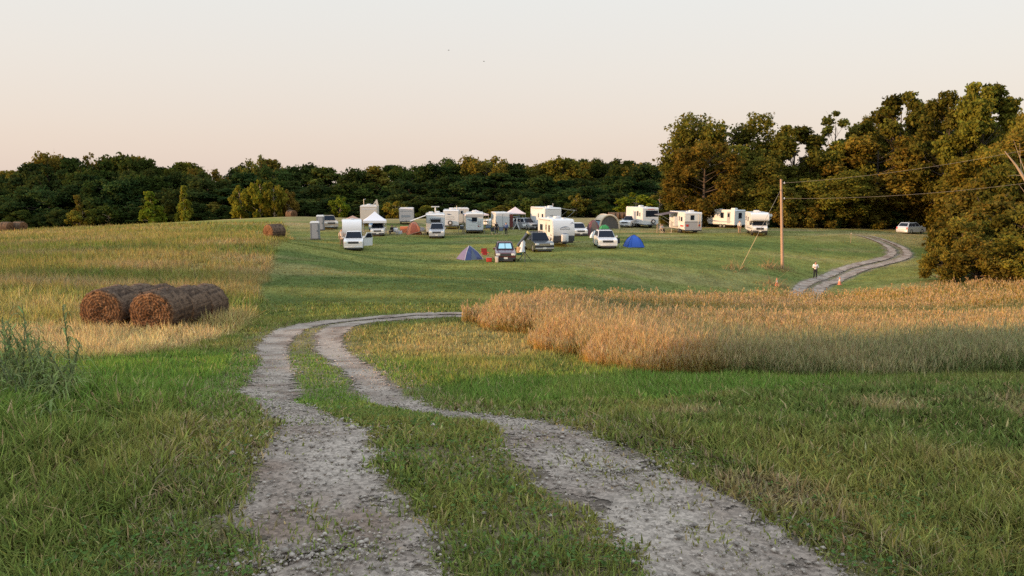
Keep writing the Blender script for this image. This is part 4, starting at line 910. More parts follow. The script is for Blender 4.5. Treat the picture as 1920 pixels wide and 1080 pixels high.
        MB().sheet([P(.2, k['hb'] + .05) - w * .09, P(1.04, k['hb'] + .05) - w * .09, P(.95, Hh - .2) - w * .09, P(.5, Hh - .18) - w * .09], .008).build('door_window', GLASS, d)
    return e

def camper(name, label, loc, rz, L=6.5, W=2.45, Hh=3.0, z0=.55, skin=WHITE, shape='box', group="campers and trailers at the camp", skirt=None, s=1.0, cat="camper"):
    """the shell with running gear; returns the thing and a function that lays features on its faces"""
    e = empty(name, loc, rz, label, cat, group, s); x0, x1 = -L/2, L/2
    if shape == 'rounded': prof = [(x0 + .25, z0), (x1 - .35, z0), (x1 - .05, z0 + .45), (x1, z0 + 1.0), (x1 - .1, Hh - .7), (x1 - .35, Hh - .3), (x1 - .8, Hh - .05), (x1 - 1.4, Hh), (x0 + 1.0, Hh), (x0 + .4, Hh - .12), (x0 + .08, Hh - .6), (x0, z0 + 1.0), (x0 + .05, z0 + .4)]
    elif shape == 'slant': prof = [(x0, z0), (x1 - .35, z0), (x1 - .02, z0 + .55), (x1, Hh * .62), (x1 - .28, Hh - .2), (x1 - .55, Hh), (x0 + .12, Hh), (x0, Hh - .12)]
    elif shape == 'fifth': prof = [(x0, z0), (x1 - 2.2, z0), (x1 - 2.2, z0 + .95), (x1 - .3, z0 + 1.0), (x1, z0 + 1.3), (x1 - .15, Hh - .35), (x1 - .6, Hh), (x0 + .12, Hh), (x0, Hh - .12)]
    else: prof = [(x0, z0), (x1, z0), (x1, Hh - .14), (x1 - .14, Hh), (x0 + .14, Hh), (x0, Hh - .14)]
    MB().prism(prof, -W/2, W/2, .06).build('body', skin, e, True)
    def on(face, u0, u1, v0, v1, m, nm='panel', off=.0, th=.03, parent=None, bev=.0):
        """rectangle on a face, in metres: u along it as seen from outside, v above the ground"""
        o = off + th / 2; cu, cv, du, dv = (u0 + u1) / 2, (v0 + v1) / 2, u1 - u0, v1 - v0
        c, d = {'front': ((x1 + o, cu - W/2, cv), (th, du, dv)), 'rear': ((x0 - o, W/2 - cu, cv), (th, du, dv)),
                'right': ((x0 + cu, -W/2 - o, cv), (du, th, dv)), 'left': ((x1 - cu, W/2 + o, cv), (du, th, dv))}[face]
        return MB().box(c, d, bevel=bev).build(nm, m, parent or e)
    def window(face, u0, u1, v0, v1, fr=WHITE, off=0):
        f = on(face, u0 - .05, u1 + .05, v0 - .05, v1 + .05, fr, 'window', off, .022); on(face, u0, u1, v0, v1, GLASS, 'pane', off + .02, .012, f)
    def door(face, u0, u1, v0, v1, m=LGREY):
        d = on(face, u0, u1, v0, v1, m, 'door', 0, .025); on(face, u0 + .14, u1 - .14, v1 - .85, v1 - .25, GLASS, 'door_window', .022, .012, d); on(face, u1 - .1, u1 - .05, v0 + .8, v0 + 1.0, CHROME, 'door_handle', .022, .03, d)
    def gear(axles=2, tongue=True, r=.34, xs=None):
        for x in (xs or ([-.85, -.05] if axles == 2 else [-.4])):
            for sg in (-1, 1): wheel(e, x, sg * (W/2 - .12), r, .2)
        MB().box((0, 0, z0 - .07), (L * .96, W * .9, .14)).build('chassis', DGREY, e)
        MB().tube([(x0 + .6, -W/2 - .05, Hh - .16), (x1 - 1.3, -W/2 - .05, Hh - .16)], .055, 8).build('awning_roll', GREY, e)
        for f in ('left', 'right'): on(f, .5, L - .5, z0 + .42, z0 + .50, STRIPE, 'painted_stripe', 0, .008); on(f, .5, L - .9, z0 + .30, z0 + .34, GREY, 'painted_stripe', 0, .008)
        if shape == 'box':
            for f in ('front', 'rear'): on(f, .3, W - .3, Hh - .24, Hh - .205, GREY, 'marker_strip', 0, .015)
        if tongue: MB().tube([(x1 - .1, .6, z0 - .06), (x1 + 1.1, 0, z0 - .06), (x1 - .1, -.6, z0 - .06)], .05, 6).tube([(x1 + .8, 0, .02), (x1 + .8, 0, z0 + .25)], .035, 6).tube([(x1 + 1.0, 0, z0 - .05), (x1 + 1.25, 0, z0 - .02)], .06, 6).build('tongue', DGREY, e)
    def roof_ac(x, y=0, l=.9): MB().box((x, y, Hh + .13), (l, .7, .28), bevel=.07, taper=(.9, .9)).build('air_conditioner', WHITE, e, True)
    def vent(x, y=0): MB().box((x, y, Hh + .06), (.4, .4, .13), bevel=.03).build('roof_vent', WHITE, e, True)
    def ladder(face, u, v0, v1):
        m = MB(); sx = x0 - .09 if face == 'rear' else x1 + .09; yy = W/2 - u
        for dy in (-.17, .17): m.tube([(sx, yy + dy, v0), (sx, yy + dy, v1), (sx + .12, yy + dy, v1 + .06)], .022, 6)
        for z in np.arange(v0 + .15, v1, .3): m.tube([(sx, yy - .17, z), (sx, yy + .17, z)], .018, 5)
        m.build('ladder', STEEL, e)
    def awning(side, a0, a1, out=2.2, drop=.55, m=WHITE):
        """canvas rolled out from the long side, on two arms"""
        sg = 1 if side == 'left' else -1; y0 = sg * (W/2 + .03); y1 = sg * (W/2 + out); zt = Hh - .12; p = [(a0, y0, zt), (a1, y0, zt), (a1, y1, zt - drop), (a0, y1, zt - drop)]
        a = MB().sheet(p, .03).build('awning', m, e); t = MB()
        for x in (a0 + .05, a1 - .05): t.tube([(x, y1, zt - drop), (x, sg * (W/2 + .05), z0 + .5)], .025, 6)
        t.tube([(a0, y1, zt - drop), (a1, y1, zt - drop)], .05, 8); t.build('awning_arm', STEEL, a)
    def spare(face, u, v, r=.36):
        c = {'rear': (x0 - .13, W/2 - u, v), 'front': (x1 + .13, u - W/2, v)}[face]
        o = MB().lathe([(r * .5, -.1), (r * .95, -.1), (r, -.04), (r, .04), (r * .95, .1), (r * .5, .1)], c, 'x', 20).build('spare_wheel', RUBBER, e, True); MB().lathe([(.02, -.11), (r * .55, -.105), (r * .55, .105), (.02, .11)], c, 'x', 14).build('wheel_cover', LGREY, o, True)
    def lettering(face, u0, u1, v0, v1, n=8, m=MARK, slant=.3):
        """the brand's line of small dark letters, too small to read in the photo"""
        b = MB(); st = (u1 - u0) / n; rr = random.Random(int(u0 * 100 + v0 * 977))
        for i in range(n):
            u = u0 + st * i; hh = (v1 - v0) * rr.choice((.55, .6, .6, 1.0)); q = [(u, v0), (u + st * .32, v0), (u + st * .32 + slant * hh, v0 + hh), (u + slant * hh, v0 + hh)]
            if i % 3 == 0: q2 = [(u, v0), (u + st * .8, v0), (u + st * .8, v0 + .22 * hh), (u, v0 + .22 * hh)]
            else: q2 = [(u + slant * hh * .6, v0 + hh * .6), (u + st * .75 + slant * hh * .6, v0 + hh * .6), (u + st * .75 + slant * hh * .6, v0 + hh * .8), (u + slant * hh * .6, v0 + hh * .8)]
            for k, Qd in enumerate((q, q2)):
                o = .012 + k * .003
                P = {'front': lambda a: (x1 + o, a[0] - W/2, a[1]), 'rear': lambda a: (x0 - o, W/2 - a[0], a[1]), 'left': lambda a: (x1 - a[0], W/2 + o, a[1]), 'right': lambda a: (x0 + a[0], -W/2 - o, a[1])}[face]
                b.sheet([P(a) for a in Qd], .002)
        b.build('lettering', m, e)
    def swoosh(face, pts, wd, m=STRIPE):
        """a curved painted stripe"""
        P = {'front': lambda a: Vector((x1 + .012, a[0] - W/2, a[1])), 'rear': lambda a: Vector((x0 - .012, W/2 - a[0], a[1])), 'left': lambda a: Vector((x1 - a[0], W/2 + .012, a[1])), 'right': lambda a: Vector((x0 + a[0], -W/2 - .012, a[1]))}[face]
        b = MB(); n = len(pts)
        for i in range(n - 1):
            w0, w1 = wd * math.sin(math.pi * (i + .1) / (n - .8)) , wd * math.sin(math.pi * (i + 1.1) / (n - .8)); (a, c), (d, f) = pts[i], pts[i+1]
            b.sheet([P((a, c - w0)), P((d, f - w1)), P((d, f + w1)), P((a, c + w0))], .002)
        b.build('painted_stripe', m, e)
    import types
    return types.SimpleNamespace(e=e, on=on, window=window, door=door, gear=gear, roof_ac=roof_ac, vent=vent, ladder=ladder, awning=awning, spare=spare, lettering=lettering, swoosh=swoosh, L=L, W=W, H=Hh, z0=z0, x0=x0, x1=x1)
# ------------------------------------------------------------------ where things stand
def facing(px, py, deg, L):
    """a vehicle whose front is seen at that place, turned deg towards the right of the photo"""
    p = ground_at(px, py); t = R(deg); h = Vector((math.sin(t), -math.cos(t), 0)); c = p - h * (L * .5 - .25); c.z = float(zat(c.x, c.y)); return c, math.atan2(h.y, h.x)
def backed(px, py, deg, L):
    """a vehicle whose rear is seen at that place"""
    p = ground_at(px, py); t = R(deg); h = Vector((-math.sin(t), math.cos(t), 0)); c = p + h * (L * .5 - .1); c.z = float(zat(c.x, c.y)); return c, math.atan2(h.y, h.x)

# ---- campers
# big camper in front, right of the black truck
l, a = facing(1056, 462, 13, 6.4)
c = camper("travel_trailer", "large white trailer mid camp with a black band low on its front", l, a, L=6.4, W=2.5, Hh=3.02, shape='slant')
c.on('front', .06, 2.44, .62, 1.22, DGREY, 'rock_guard', .0, .05); c.gear(2)
MB().box((c.x1 + .35, 0, 1.0), (.5, .72, .8), bevel=.08).build('gas_bottle_cover', WHITE, c.e, True)
c.swoosh('front', [(.75, 2.02), (1.0, 2.12), (1.3, 2.20), (1.6, 2.20), (1.9, 2.12)], .05); c.lettering('front', .8, 1.95, 1.88, 2.12, 9); c.swoosh('front', [(1.95, 2.5), (2.1, 2.62), (2.25, 2.62), (2.38, 2.52)], .06); c.swoosh('front', [(.95, 1.38), (1.25, 1.45), (1.6, 1.42), (1.8, 1.36)], .05)
c.window('right', 4.6, 5.1, 1.6, 2.3, TANP); c.door('right', 3.3, 3.95, .75, 2.6, CREAM); c.window('right', 1.0, 2.2, 1.6, 2.3); c.roof_ac(.4); c.vent(1.9, .4); c.vent(-1.6, -.3); c.lettering('right', 5.3, 6.0, 1.2, 1.4, 4)
# tall camper behind it
l, a = facing(1036, 433, 14, 8.0)
c = camper("travel_trailer", "tallest cream white trailer, standing behind the large white one", l, a, L=8, W=2.55, Hh=3.45, shape='box', skin=WHITE)
c.gear(2); c.lettering('front', .75, 1.9, 2.2, 2.42, 8); c.window('right', 6.4, 7.2, 1.7, 2.5); c.door('right', 4.2, 4.9, .8, 2.75); c.roof_ac(2.4); c.vent(.5); c.awning('left', .2, 3.6, 2.3, .35)
MB().tube([(1.6, .7, 3.45), (1.6, .7, 3.9)], .03, 6).box((1.6, .7, 3.95), (.5, .08, .1), bevel=.02).build('antenna', STEEL, c.e)
# white camper with the awning and ramp
l, a = facing(817, 442, 6, 6.2)
c = camper("travel_trailer", "white trailer with its awning rolled out to the left over an orange tent", l, a, L=6.2, W=2.55, Hh=2.95, shape='box')
c.gear(2); c.on('front', .62, 1.95, 1.85, 2.15, DGREY, 'front_window', 0, .03); c.awning('right', 2.8, 5.9, 2.1, .75); c.door('right', 3.9, 4.6, .75, 2.6, mat("open_doorway", (.16, .10, .07), .7)); c.window('right', 1, 2, 1.6, 2.3); c.roof_ac(1.6, -.6); c.roof_ac(-.6, .3); c.vent(.8, .8)
f = MB().hexa([(c.x1 + .03, -.68, 2.2), (c.x1 + .4, -.5, 2.12), (c.x1 + .4, .5, 2.12), (c.x1 + .03, .68, 2.2), (c.x1 + .03, -.75, 2.34), (c.x1 + .5, -.6, 2.18), (c.x1 + .5, .6, 2.18), (c.x1 + .03, .75, 2.34)]).build('window_shade', DGREY, c.e)
MB().tube([(1.9, 0, 2.95), (1.9, 0, 3.85)], .10, 8).box((1.9, 0, 3.9), (.25, 1.1, .12), bevel=.03).build('television_aerial', WHITE, c.e)
# logo trailer with the spare wheel behind
l, a = backed(846, 430, 4, 6.5)
c = camper("travel_trailer", "white trailer with dark logo and spare wheel on its rear wall", l, a, L=6.5, W=2.4, Hh=2.95, shape='box', z0=.6)
c.gear(2, False); c.spare('rear', 1.05, 1.0, .36); c.swoosh('rear', [(.55, 2.35), (.75, 2.28), (1.0, 2.30), (1.3, 2.22)], .09); c.swoosh('rear', [(.6, 2.5), (.7, 2.35), (.85, 2.25), (1.0, 2.28)], .05); c.lettering('rear', .45, 1.75, 1.85, 2.0, 10); c.on('rear', .35, 1.8, 1.55, 1.6, MARK, 'painted_line', 0, .012); c.vent(-1.2); c.roof_ac(.5)
c.on('rear', .05, 2.35, .42, .56, DGREY, 'bumper', 0, .1); MB().tube([(-2.6, -.9, 2.95), (-2.6, -.9, 3.6)], .05, 6).build('vent_pipe', STEEL, c.e)
# cream trailer between
l, a = facing(866, 424, 6, 6)
c = camper("travel_trailer", "cream trailer mostly hidden behind the striped white trailer", l, a, L=6, W=2.4, Hh=2.9, skin=CREAM); c.gear(2); c.window('front', .4, .75, 2.0, 2.5); c.window('front', 1.0, 1.35, 2.0, 2.5); c.vent(1.8, -.2); c.vent(1.5, .5)
# striped trailer with the small dark rear window
l, a = backed(890, 438, 3, 6.4)
c = camper("travel_trailer", "white trailer with a small dark square window and blue stripe on its rear", l, a, L=6.4, W=2.5, Hh=2.9, z0=.5)
c.gear(2, False); c.on('rear', .03, 2.42, 2.28, 2.62, GREY, 'roof_band', 0, .02); c.window('rear', .92, 1.55, 1.72, 2.22, DGREY); c.swoosh('rear', [(.2, 2.0), (.5, 1.92), (.8, 1.86), (1.0, 1.82)], .10, BLUEC); c.swoosh('rear', [(.4, 1.8), (.9, 1.62), (1.4, 1.5), (1.8, 1.42)], .035); c.ladder('rear', 1.95, .9, 1.75)
c.on('rear', .05, 2.4, .3, .5, DGREY, 'bumper', 0, .12); c.on('rear', 1.7, 1.9, .95, 1.12, REDL, 'tail_light', 0, .03); c.roof_ac(.6); c.lettering('rear', .4, 1.5, 1.15, 1.24, 8, LGREY)
MB().sheet([(-3.2, 1.24, 2.5), (-1.2, 1.24, 2.5), (-1.2, 1.65, 1.2), (-3.2, 1.65, 1.2)], .03).build('side_awning', mat("olive_canvas", (.30, .31, .22), .9), c.e)
# cargo trailer
l, a = facing(942, 431, 10, 4.8)
c = camper("cargo_trailer", "plain white cargo trailer with panelled doors beside the peaked canopy", l, a, L=4.8, W=2.15, Hh=2.65, z0=.45, cat="cargo trailer"); c.gear(2)
for u in (.12, 1.1): c.on('front', u, u + .9, .6, 2.3, LGREY, 'door_panel', 0, .03)
c.on('front', 1.03, 1.08, .5, 2.4, GREY, 'door_gap', 0, .02); MB().box((c.x1 + .02, 1.35, 1.35), (.1, .5, 1.9), bevel=.02).build('open_door', mat("dark_red_lining", (.10, .018, .016), .7), c.e)
# cream fifth wheel behind the white canopy
l, a = facing(692, 424, 8, 8)
c = camper("travel_trailer", "tall cream trailer rising behind the white peaked canopy", l, a, L=8, W=2.7, Hh=3.2, skin=CREAM); c.gear(2); c.on('front', .2, 2.5, 2.55, 2.75, LGREY, 'panel_strip', 0, .02); c.roof_ac(3.0, 0); c.vent(1, .4); MB().tube([(3.4, -.75, 3.2), (3.4, -.75, 4.25)], .05, 6).tube([(3.4, -.75, 4.2), (3.4, -.45, 4.25)], .05, 6).build('vent_pipe', STEEL, c.e)
MB().prism([(.55, 3.15), (1.25, 4.2), (1.4, 4.2), (1.65, 3.0), (1.2, 3.0), (1.1, 3.7), (.75, 3.15)], 3.6, 3.7, axis='x').build('raised_flap', CREAM, c.e)
c.window('right', 6, 7, 1.8, 2.6)
# pinkish grey one
l, a = facing(762, 421, 6, 6)
c = camper("travel_trailer", "small pinkish grey trailer behind the orange tent", l, a, L=6, W=2.35, Hh=2.75, skin=mat("pinkish_panel", (.52, .46, .44), .5, var=.05)); c.gear(2); c.vent(1.5); c.on('front', .15, 2.2, 2.2, 2.3, GREY, 'panel_strip', 0, .015); c.on('front', .35, 1.9, 1.2, 1.6, GREY, 'front_window', 0, .015)
# rounded trailer hitched behind the white pickup
l, a = facing(661, 459, 12, 5.2)
c = camper("fibreglass_trailer", "round topped white trailer hitched behind the white pickup at the left of the camp", l, a, L=5.2, W=2.15, Hh=2.78, shape='rounded', skin=WHITE)
c.gear(1); c.lettering('front', .75, 1.65, 1.50, 1.62, 9); c.window('right', 2.8, 3.5, 1.5, 2.0); c.vent(.9); c.on('front', .1, 2.05, 1.10, 1.30, mat("rust_band", (.40, .22, .15), .6), 'painted_band', 0, .02)
# wide window fifth wheel at the right
l, a = backed(1219, 428, 10, 8.2)
c = camper("fifth_wheel_trailer", "tall white trailer with one wide dark rear window and a spare wheel", l, a, L=8.2, W=2.65, Hh=3.25, z0=.6)
c.gear(2, False, xs=[-1.2, -.3]); c.window('rear', .55, 2.5, 1.85, 2.75, DGREY); c.spare('rear', 1.75, 1.05, .36); c.on('rear', .05, 2.6, .45, .6, DGREY, 'bumper', 0, .1); c.vent(-2); c.roof_ac(.5); c.on('rear', .8, 1.9, 2.95, 3.05, REDL, 'marker_lights', 0, .02)
c.window('left', 5.6, 6.2, 1.9, 2.6, DGREY); c.door('left', 6.6, 7.3, .8, 2.7, WHITE); c.window('left', 3.6, 4.2, 1.8, 2.6); c.on('left', 4.6, 5.3, .6, 2.6, LGREY, 'slide_out', 0, .5)
# grey skirted trailer with awning, seen from behind
l, a = backed(1299, 438, 5, 7.4)
c = camper("travel_trailer", "white trailer with grey lower rear half, ladder and dark rear window", l, a, L=7.4, W=2.5, Hh=3.0, z0=.55)
c.gear(2, False, xs=[-1.6, -.7]); c.on('rear', .02, 2.48, .62, 1.62, GREY, 'lower_panel', 0, .03); c.on('rear', .02, 2.48, 1.62, 1.7, DGREY, 'trim_line', 0, .04); c.window('rear', .85, 1.3, 1.95, 2.55, DGREY); c.ladder('rear', 2.1, .9, 2.7); c.on('rear', .2, .55, 1.0, 1.3, REDL, 'tail_light', .03, .03); c.on('rear', 1.95, 2.25, 1.0, 1.3, REDL, 'tail_light', .03, .03); c.on('rear', .05, 2.45, .38, .55, DGREY, 'bumper', 0, .12)
c.door('left', 4.6, 5.3, .75, 2.6, WHITE); c.window('left', 2.4, 3.3, 1.7, 2.3); c.on('left', 5.4, 6.9, .95, 1.15, REDL, 'painted_band', 0, .01); c.on('left', .8, 4.3, .65, 1.35, GREY, 'lower_side_panel', 0, .012)
c.on('left', 3.6, 4.4, .95, 2.3, WHITE, 'slide_out', 0, .55); c.window('left', 5.6, 6.4, 1.7, 2.3); c.roof_ac(-2.6, 0, .7); c.vent(-1); c.awning('left', -.5, 3.2, 2.4, .4, mat("maroon_awning", (.07, .04, .04), .8))
# trailer behind the motorhome
l, a = backed(1386, 428, 28, 6.2)
c = camper("travel_trailer", "white trailer with two narrow side windows behind the motorhome near the pole", l, a, L=6.2, W=2.4, Hh=2.9)
c.gear(2, False); c.window('left', 1.2, 1.65, 1.6, 2.4, DGREY); c.window('left', 3.2, 3.8, 1.6, 2.4, DGREY); c.roof_ac(-1.8); c.vent(1.2); c.door('left', 4.6, 5.3, .75, 2.6, GREY); c.window('rear', .9, 1.5, 1.6, 2.4, DGREY); c.on('rear', .1, 2.3, .42, .56, DGREY, 'bumper', 0, .1); c.swoosh('left', [(.8, 1.25), (1.6, 1.1), (2.6, 1.05), (3.6, 1.0)], .05)
# motorhome with the cab
l, a = facing(1424, 443, -11, 7.0)
e = empty("motorhome", l, a, "white motorhome with over cab bunk facing the camera beside the utility pole", "motorhome", "campers and trailers at the camp")
x1 = 3.5
MB().prism([(-3.5, .55), (1.6, .55), (1.6, 1.9), (3.15, 1.95), (3.25, 2.3), (3.05, 2.85), (2.6, 3.05), (-3.4, 3.05), (-3.5, 2.9)], -1.22, 1.22, .06).build('body', WHITE, e, True)
MB().prism([(1.5, .45), (3.42, .45), (3.5, .65), (3.48, 1.05), (3.35, 1.2), (2.75, 1.32), (2.3, 2.0), (1.5, 2.0)], -.98, .98, .05).build('cab', WHITE, e, True)
F = [(2.79, -.9, 1.33), (2.79, .9, 1.33), (2.32, .86, 1.97), (2.32, -.86, 1.97)]; m = MB(); face_panel(m, F, .02, .98, .02, .98, .03, .02); m.build('windscreen', GLASS, e)
for sg in (-1, 1):
    MB().box((2.1, sg * .985, 1.65), (.75, .03, .5)).build('side_window', GLASS, e); MB().box((3.44, sg * .72, .98), (.12, .3, .18), bevel=.03).build('headlight', LAMP, e, True); MB().box((2.75, sg * 1.18, 1.55), (.12, .22, .36), bevel=.03).build('side_mirror', DGREY, e, True)
    for x in (2.65, -1.9): wheel(e, x, sg * .92, .38, .26)
    MB().box((.2, sg * 1.23, 2.1), (1.0, .03, .6)).build('window', GLASS, e); MB().box((-2.2, sg * 1.23, 2.1), (.8, .03, .6)).build('window', GLASS, e); MB().box((1.0, sg * 1.23, .95), (4.4, .015, .10)).build('painted_stripe', STRIPE, e)
MB().box((3.5, 0, .92), (.06, .95, .3), bevel=.02).build('grille', DGREY, e); MB().box((3.52, 0, .58), (.18, 1.95, .2), bevel=.04).build('front_bumper', DGREY, e, True); MB().box((3.63, 0, .6), (.015, .32, .16)).build('licence_plate', PLATE, e)
MB().box((3.22, 0, 2.08), (.1, 2.0, .14), bevel=.02).build('bunk_trim', GREY, e); MB().box((-1.2, -1.24, 1.5), (.62, .03, 1.8)).build('door', LGREY, e); MB().box((1.2, -.3, 3.2), (.9, .7, .3), bevel=.07).build('air_conditioner', WHITE, e, True); MB().box((-.8, .3, 3.1), (.45, .45, .14), bevel=.03).build('roof_vent', WHITE, e); MB().box((0, 0, .45), (6.6, 2.0, .2)).build('chassis', DGREY, e)
MB().tube([(2.5, 1.24, 2.0), (2.5, 1.5, 2.3), (2.5, 1.45, 2.75)], .03, 6).lathe([(.02, -.04), (.16, 0), (.2, .06)], (2.5, 1.46, 2.7), 'x', 12).build('dish', WHITE, e)

# ---- cars and trucks
def put(kind, px, py, deg, *a, **k):
    l, rz = facing(px, py, deg, CARS[kind]['L']); return car(kind, *a, loc=l, rz=rz, **k)
put('pickup', 663, 470, 10, "pickup_truck", "white pickup with its door standing open, hitched to the round topped trailer", "pickup", WHITE, open_door=True)
put('cross', 708, 443, 8, "crossover_car", "white crossover parked in front of the white peaked canopy", "car", WHITE, lower=DGREY)
put('hatch', 704, 433, 6, "blue_car", "dark blue car half hidden behind the white crossover under the canopy", "car", BLUEC, s=1.12)
put('suv', 819, 447, 4, "suv", "silver and navy truck parked tight against the front of the awning trailer", "truck", SILVER, s=1.06, lower=SILVER, rails=True)
put('pickup', 621, 430, 22, "pickup_truck", "tan pickup parked at the left end of the camp behind the toilets", "pickup", TANP, s=1.08, lower=CHROME)
l, rz = facing(913, 424, -52, 5.5); car('pickup', "pickup_truck", "white pickup turned left, behind the striped trailer", "pickup", WHITE, l, rz)
put('suv', 1019, 472, 14, "suv", "black suv with chrome bumper left of the large white trailer", "suv", BLACK, s=1.08, lower=CHROME, grille=CHROME, rails=True)
put('hatch', 948, 491, 3, "hatchback_car", "maroon car with pale blue sunshade behind its windscreen", "car", MAROON, s=1.04, shade=True, lower=DGREY)
put('suv', 1089, 443, 6, "suv", "white suv with dark lower front right of the large white trailer", "suv", WHITE, lower=DGREY, s=.98)
put('cross', 1139, 466, 1, "crossover_car", "white crossover between the green tarp and the bright blue tent", "car", WHITE, s=1.1, lower=WHITE, rails=True)
l, rz = facing(1001, 431, 35, 4.7); car('suv', "suv", "silver suv with dark windows left of the tallest cream white trailer", "suv", SILVER, l, rz, lower=DGREY)
l, rz = facing(1172, 427, -30, 5.5); car('pickup', "pickup_truck", "white pickup nosing left in front of the trailer with the wide dark window", "pickup", WHITE, l, rz, lower=CHROME)
g = at_depth(1709, 112); car('cross', "silver_car", "silver car parked alone by the wood at the end of the track", "car", SILVER, g, R(30), s=1.0)

# ---- tents, canopies and shelters
def canopy(name, label, loc, rz, W=3.0, eave=2.1, top=3.1, m=WHITE, valance=.22, wall=None):
    e = empty(name, loc, rz, label, "canopy", "peaked canopies of the camp"); h = W / 2; n = 6; b = MB()
    for k in range(4):
        a, c = (((-h, -h), (h, -h)), ((h, -h), (h, h)), ((h, h), (-h, h)), ((-h, h), (-h, -h)))[k]
        prev = None
        for i in range(n + 1):
            t = i / n; s = 1 - t; z = eave + (top - eave) * (t ** 1.18); L_, R_ = (a[0] * s, a[1] * s, z), (c[0] * s, c[1] * s, z)
            if prev and i < n: b.sheet([prev[0], prev[1], R_, L_], .01)
            elif prev: b.sheet([prev[0], prev[1], (0, 0, top)], .01)
            prev = (L_, R_)
        b.sheet([(a[0], a[1], eave - valance), (c[0], c[1], eave - valance), (c[0], c[1], eave), (a[0], a[1], eave)], .01)
    b.build('roof', m, e)
    for x in (-h + .05, h - .05):
        for y in (-h + .05, h - .05): MB().tube([(x, y, -.03), (x, y, eave)], .035, 6).build('leg', STEEL, e)
    if wall: MB().sheet([(-h + .02, -h, .5), (-h + .02, h, .5), (-h + .02, h, eave - .1), (-h + .02, -h, eave - .1)], .02).build('side_wall', m, e)
    return e
CANVAS = mat("white_canvas", (.62, .63, .68), .8, var=.03); PINKC = mat("pinkish_canvas", (.60, .50, .50), .85, var=.05); BROWNC = mat("brown_canvas", (.34, .21, .15), .85, var=.1)
canopy("pop_up_canopy", "white peaked pop up canopy at the left of the camp behind the crossover", at_depth(703, 103), R(10), 3.1, 2.05, 3.25, CANVAS, .3, True)
canopy("pop_up_canopy", "brown peaked canopy peeping over the round topped trailer", at_depth(662, 108), R(15), 2.6, 1.9, 2.5, BROWNC, .2)
canopy("pop_up_canopy", "pinkish peaked canopy over the people in the middle of the camp", at_depth(966, 119), R(8), 2.9, 2.35, 3.35, PINKC, .12)
canopy("pop_up_canopy", "low grey white canopy roof behind the striped trailer", at_depth(892, 117), R(10), 3.6, 2.3, 2.95, PINKC, .2)
def dome_tent(name, label, loc, rz, W, D, Hh, m, m2=None, door=None, cat="tent", sharp=1.0, group="tents of the camp"):
    """arched fly over crossed poles, with a doorway panel on its front (+x)"""
    e = empty(name, loc, rz, label, cat, group); na, nb = 14, 14; V, Q = [], []
    rng = random.Random(len(label))
    for i in range(na + 1):
        u = -1 + 2 * i / na
        for j in range(nb + 1):
            v = -1 + 2 * j / nb; r = max(abs(u), abs(v)); z = Hh * max(0, 1 - r ** (1.2 + sharp)) ** (.62 + .25 * sharp); z = max(0, z - .03 * math.sin(6 * u) * math.sin(5 * v)) * (1 if r < 1 else 0)
            V.append((u * D / 2 * (1 + .02 * rng.random()), v * W / 2, z))
    for i in range(na):
        for j in range(nb): a = i * (nb + 1) + j; Q.append((a, a + nb + 1, a + nb + 2, a + 1))
    me = mesh_np('fly', np.array(V), quads=np.array(Q), smooth=True); me.materials.append(m); link('fly', me, e)
    Z = lambda u, v: Hh * max(0, 1 - max(abs(u), abs(v)) ** (1.2 + sharp)) ** (.62 + .25 * sharp)
    for s in (-1, 1):
        MB().tube([(t * D / 2, s * t * W / 2, Z(t, t) + .025) for t in np.linspace(-1, 1, 17)], .018, 5).build('pole', DGREY, e)
    if door or m2:
        V2, Q2 = [], []
        for i in range(9):
            u = 1 - .62 * i / 8
            for j in range(9): v = (-.55 + 1.1 * j / 8) * u; V2.append((u * D / 2 + .02, v * W / 2, Z(u, v) + .02))
        for i in range(8):
            for j in range(8): a = i * 9 + j; Q2.append((a, a + 1, a + 10, a + 9))
        me = mesh_np('door_panel', np.array(V2), quads=np.array(Q2), smooth=True); me.materials.append(m2 or door); link('door_panel', me, e)
    return e
TB = mat("navy_nylon", (.045, .06, .16), .6, var=.1); TBL = mat("bright_blue_nylon", (.015, .085, .42), .55, var=.1, spec=.4); TM = mat("maroon_nylon", (.16, .055, .055), .7, var=.12); TG = mat("green_tarp", (.02, .22, .04), .5, var=.15); TO = mat("orange_nylon", (.62, .19, .08), .6, var=.12); TBE = mat("beige_nylon", (.60, .47, .33), .7, var=.06)
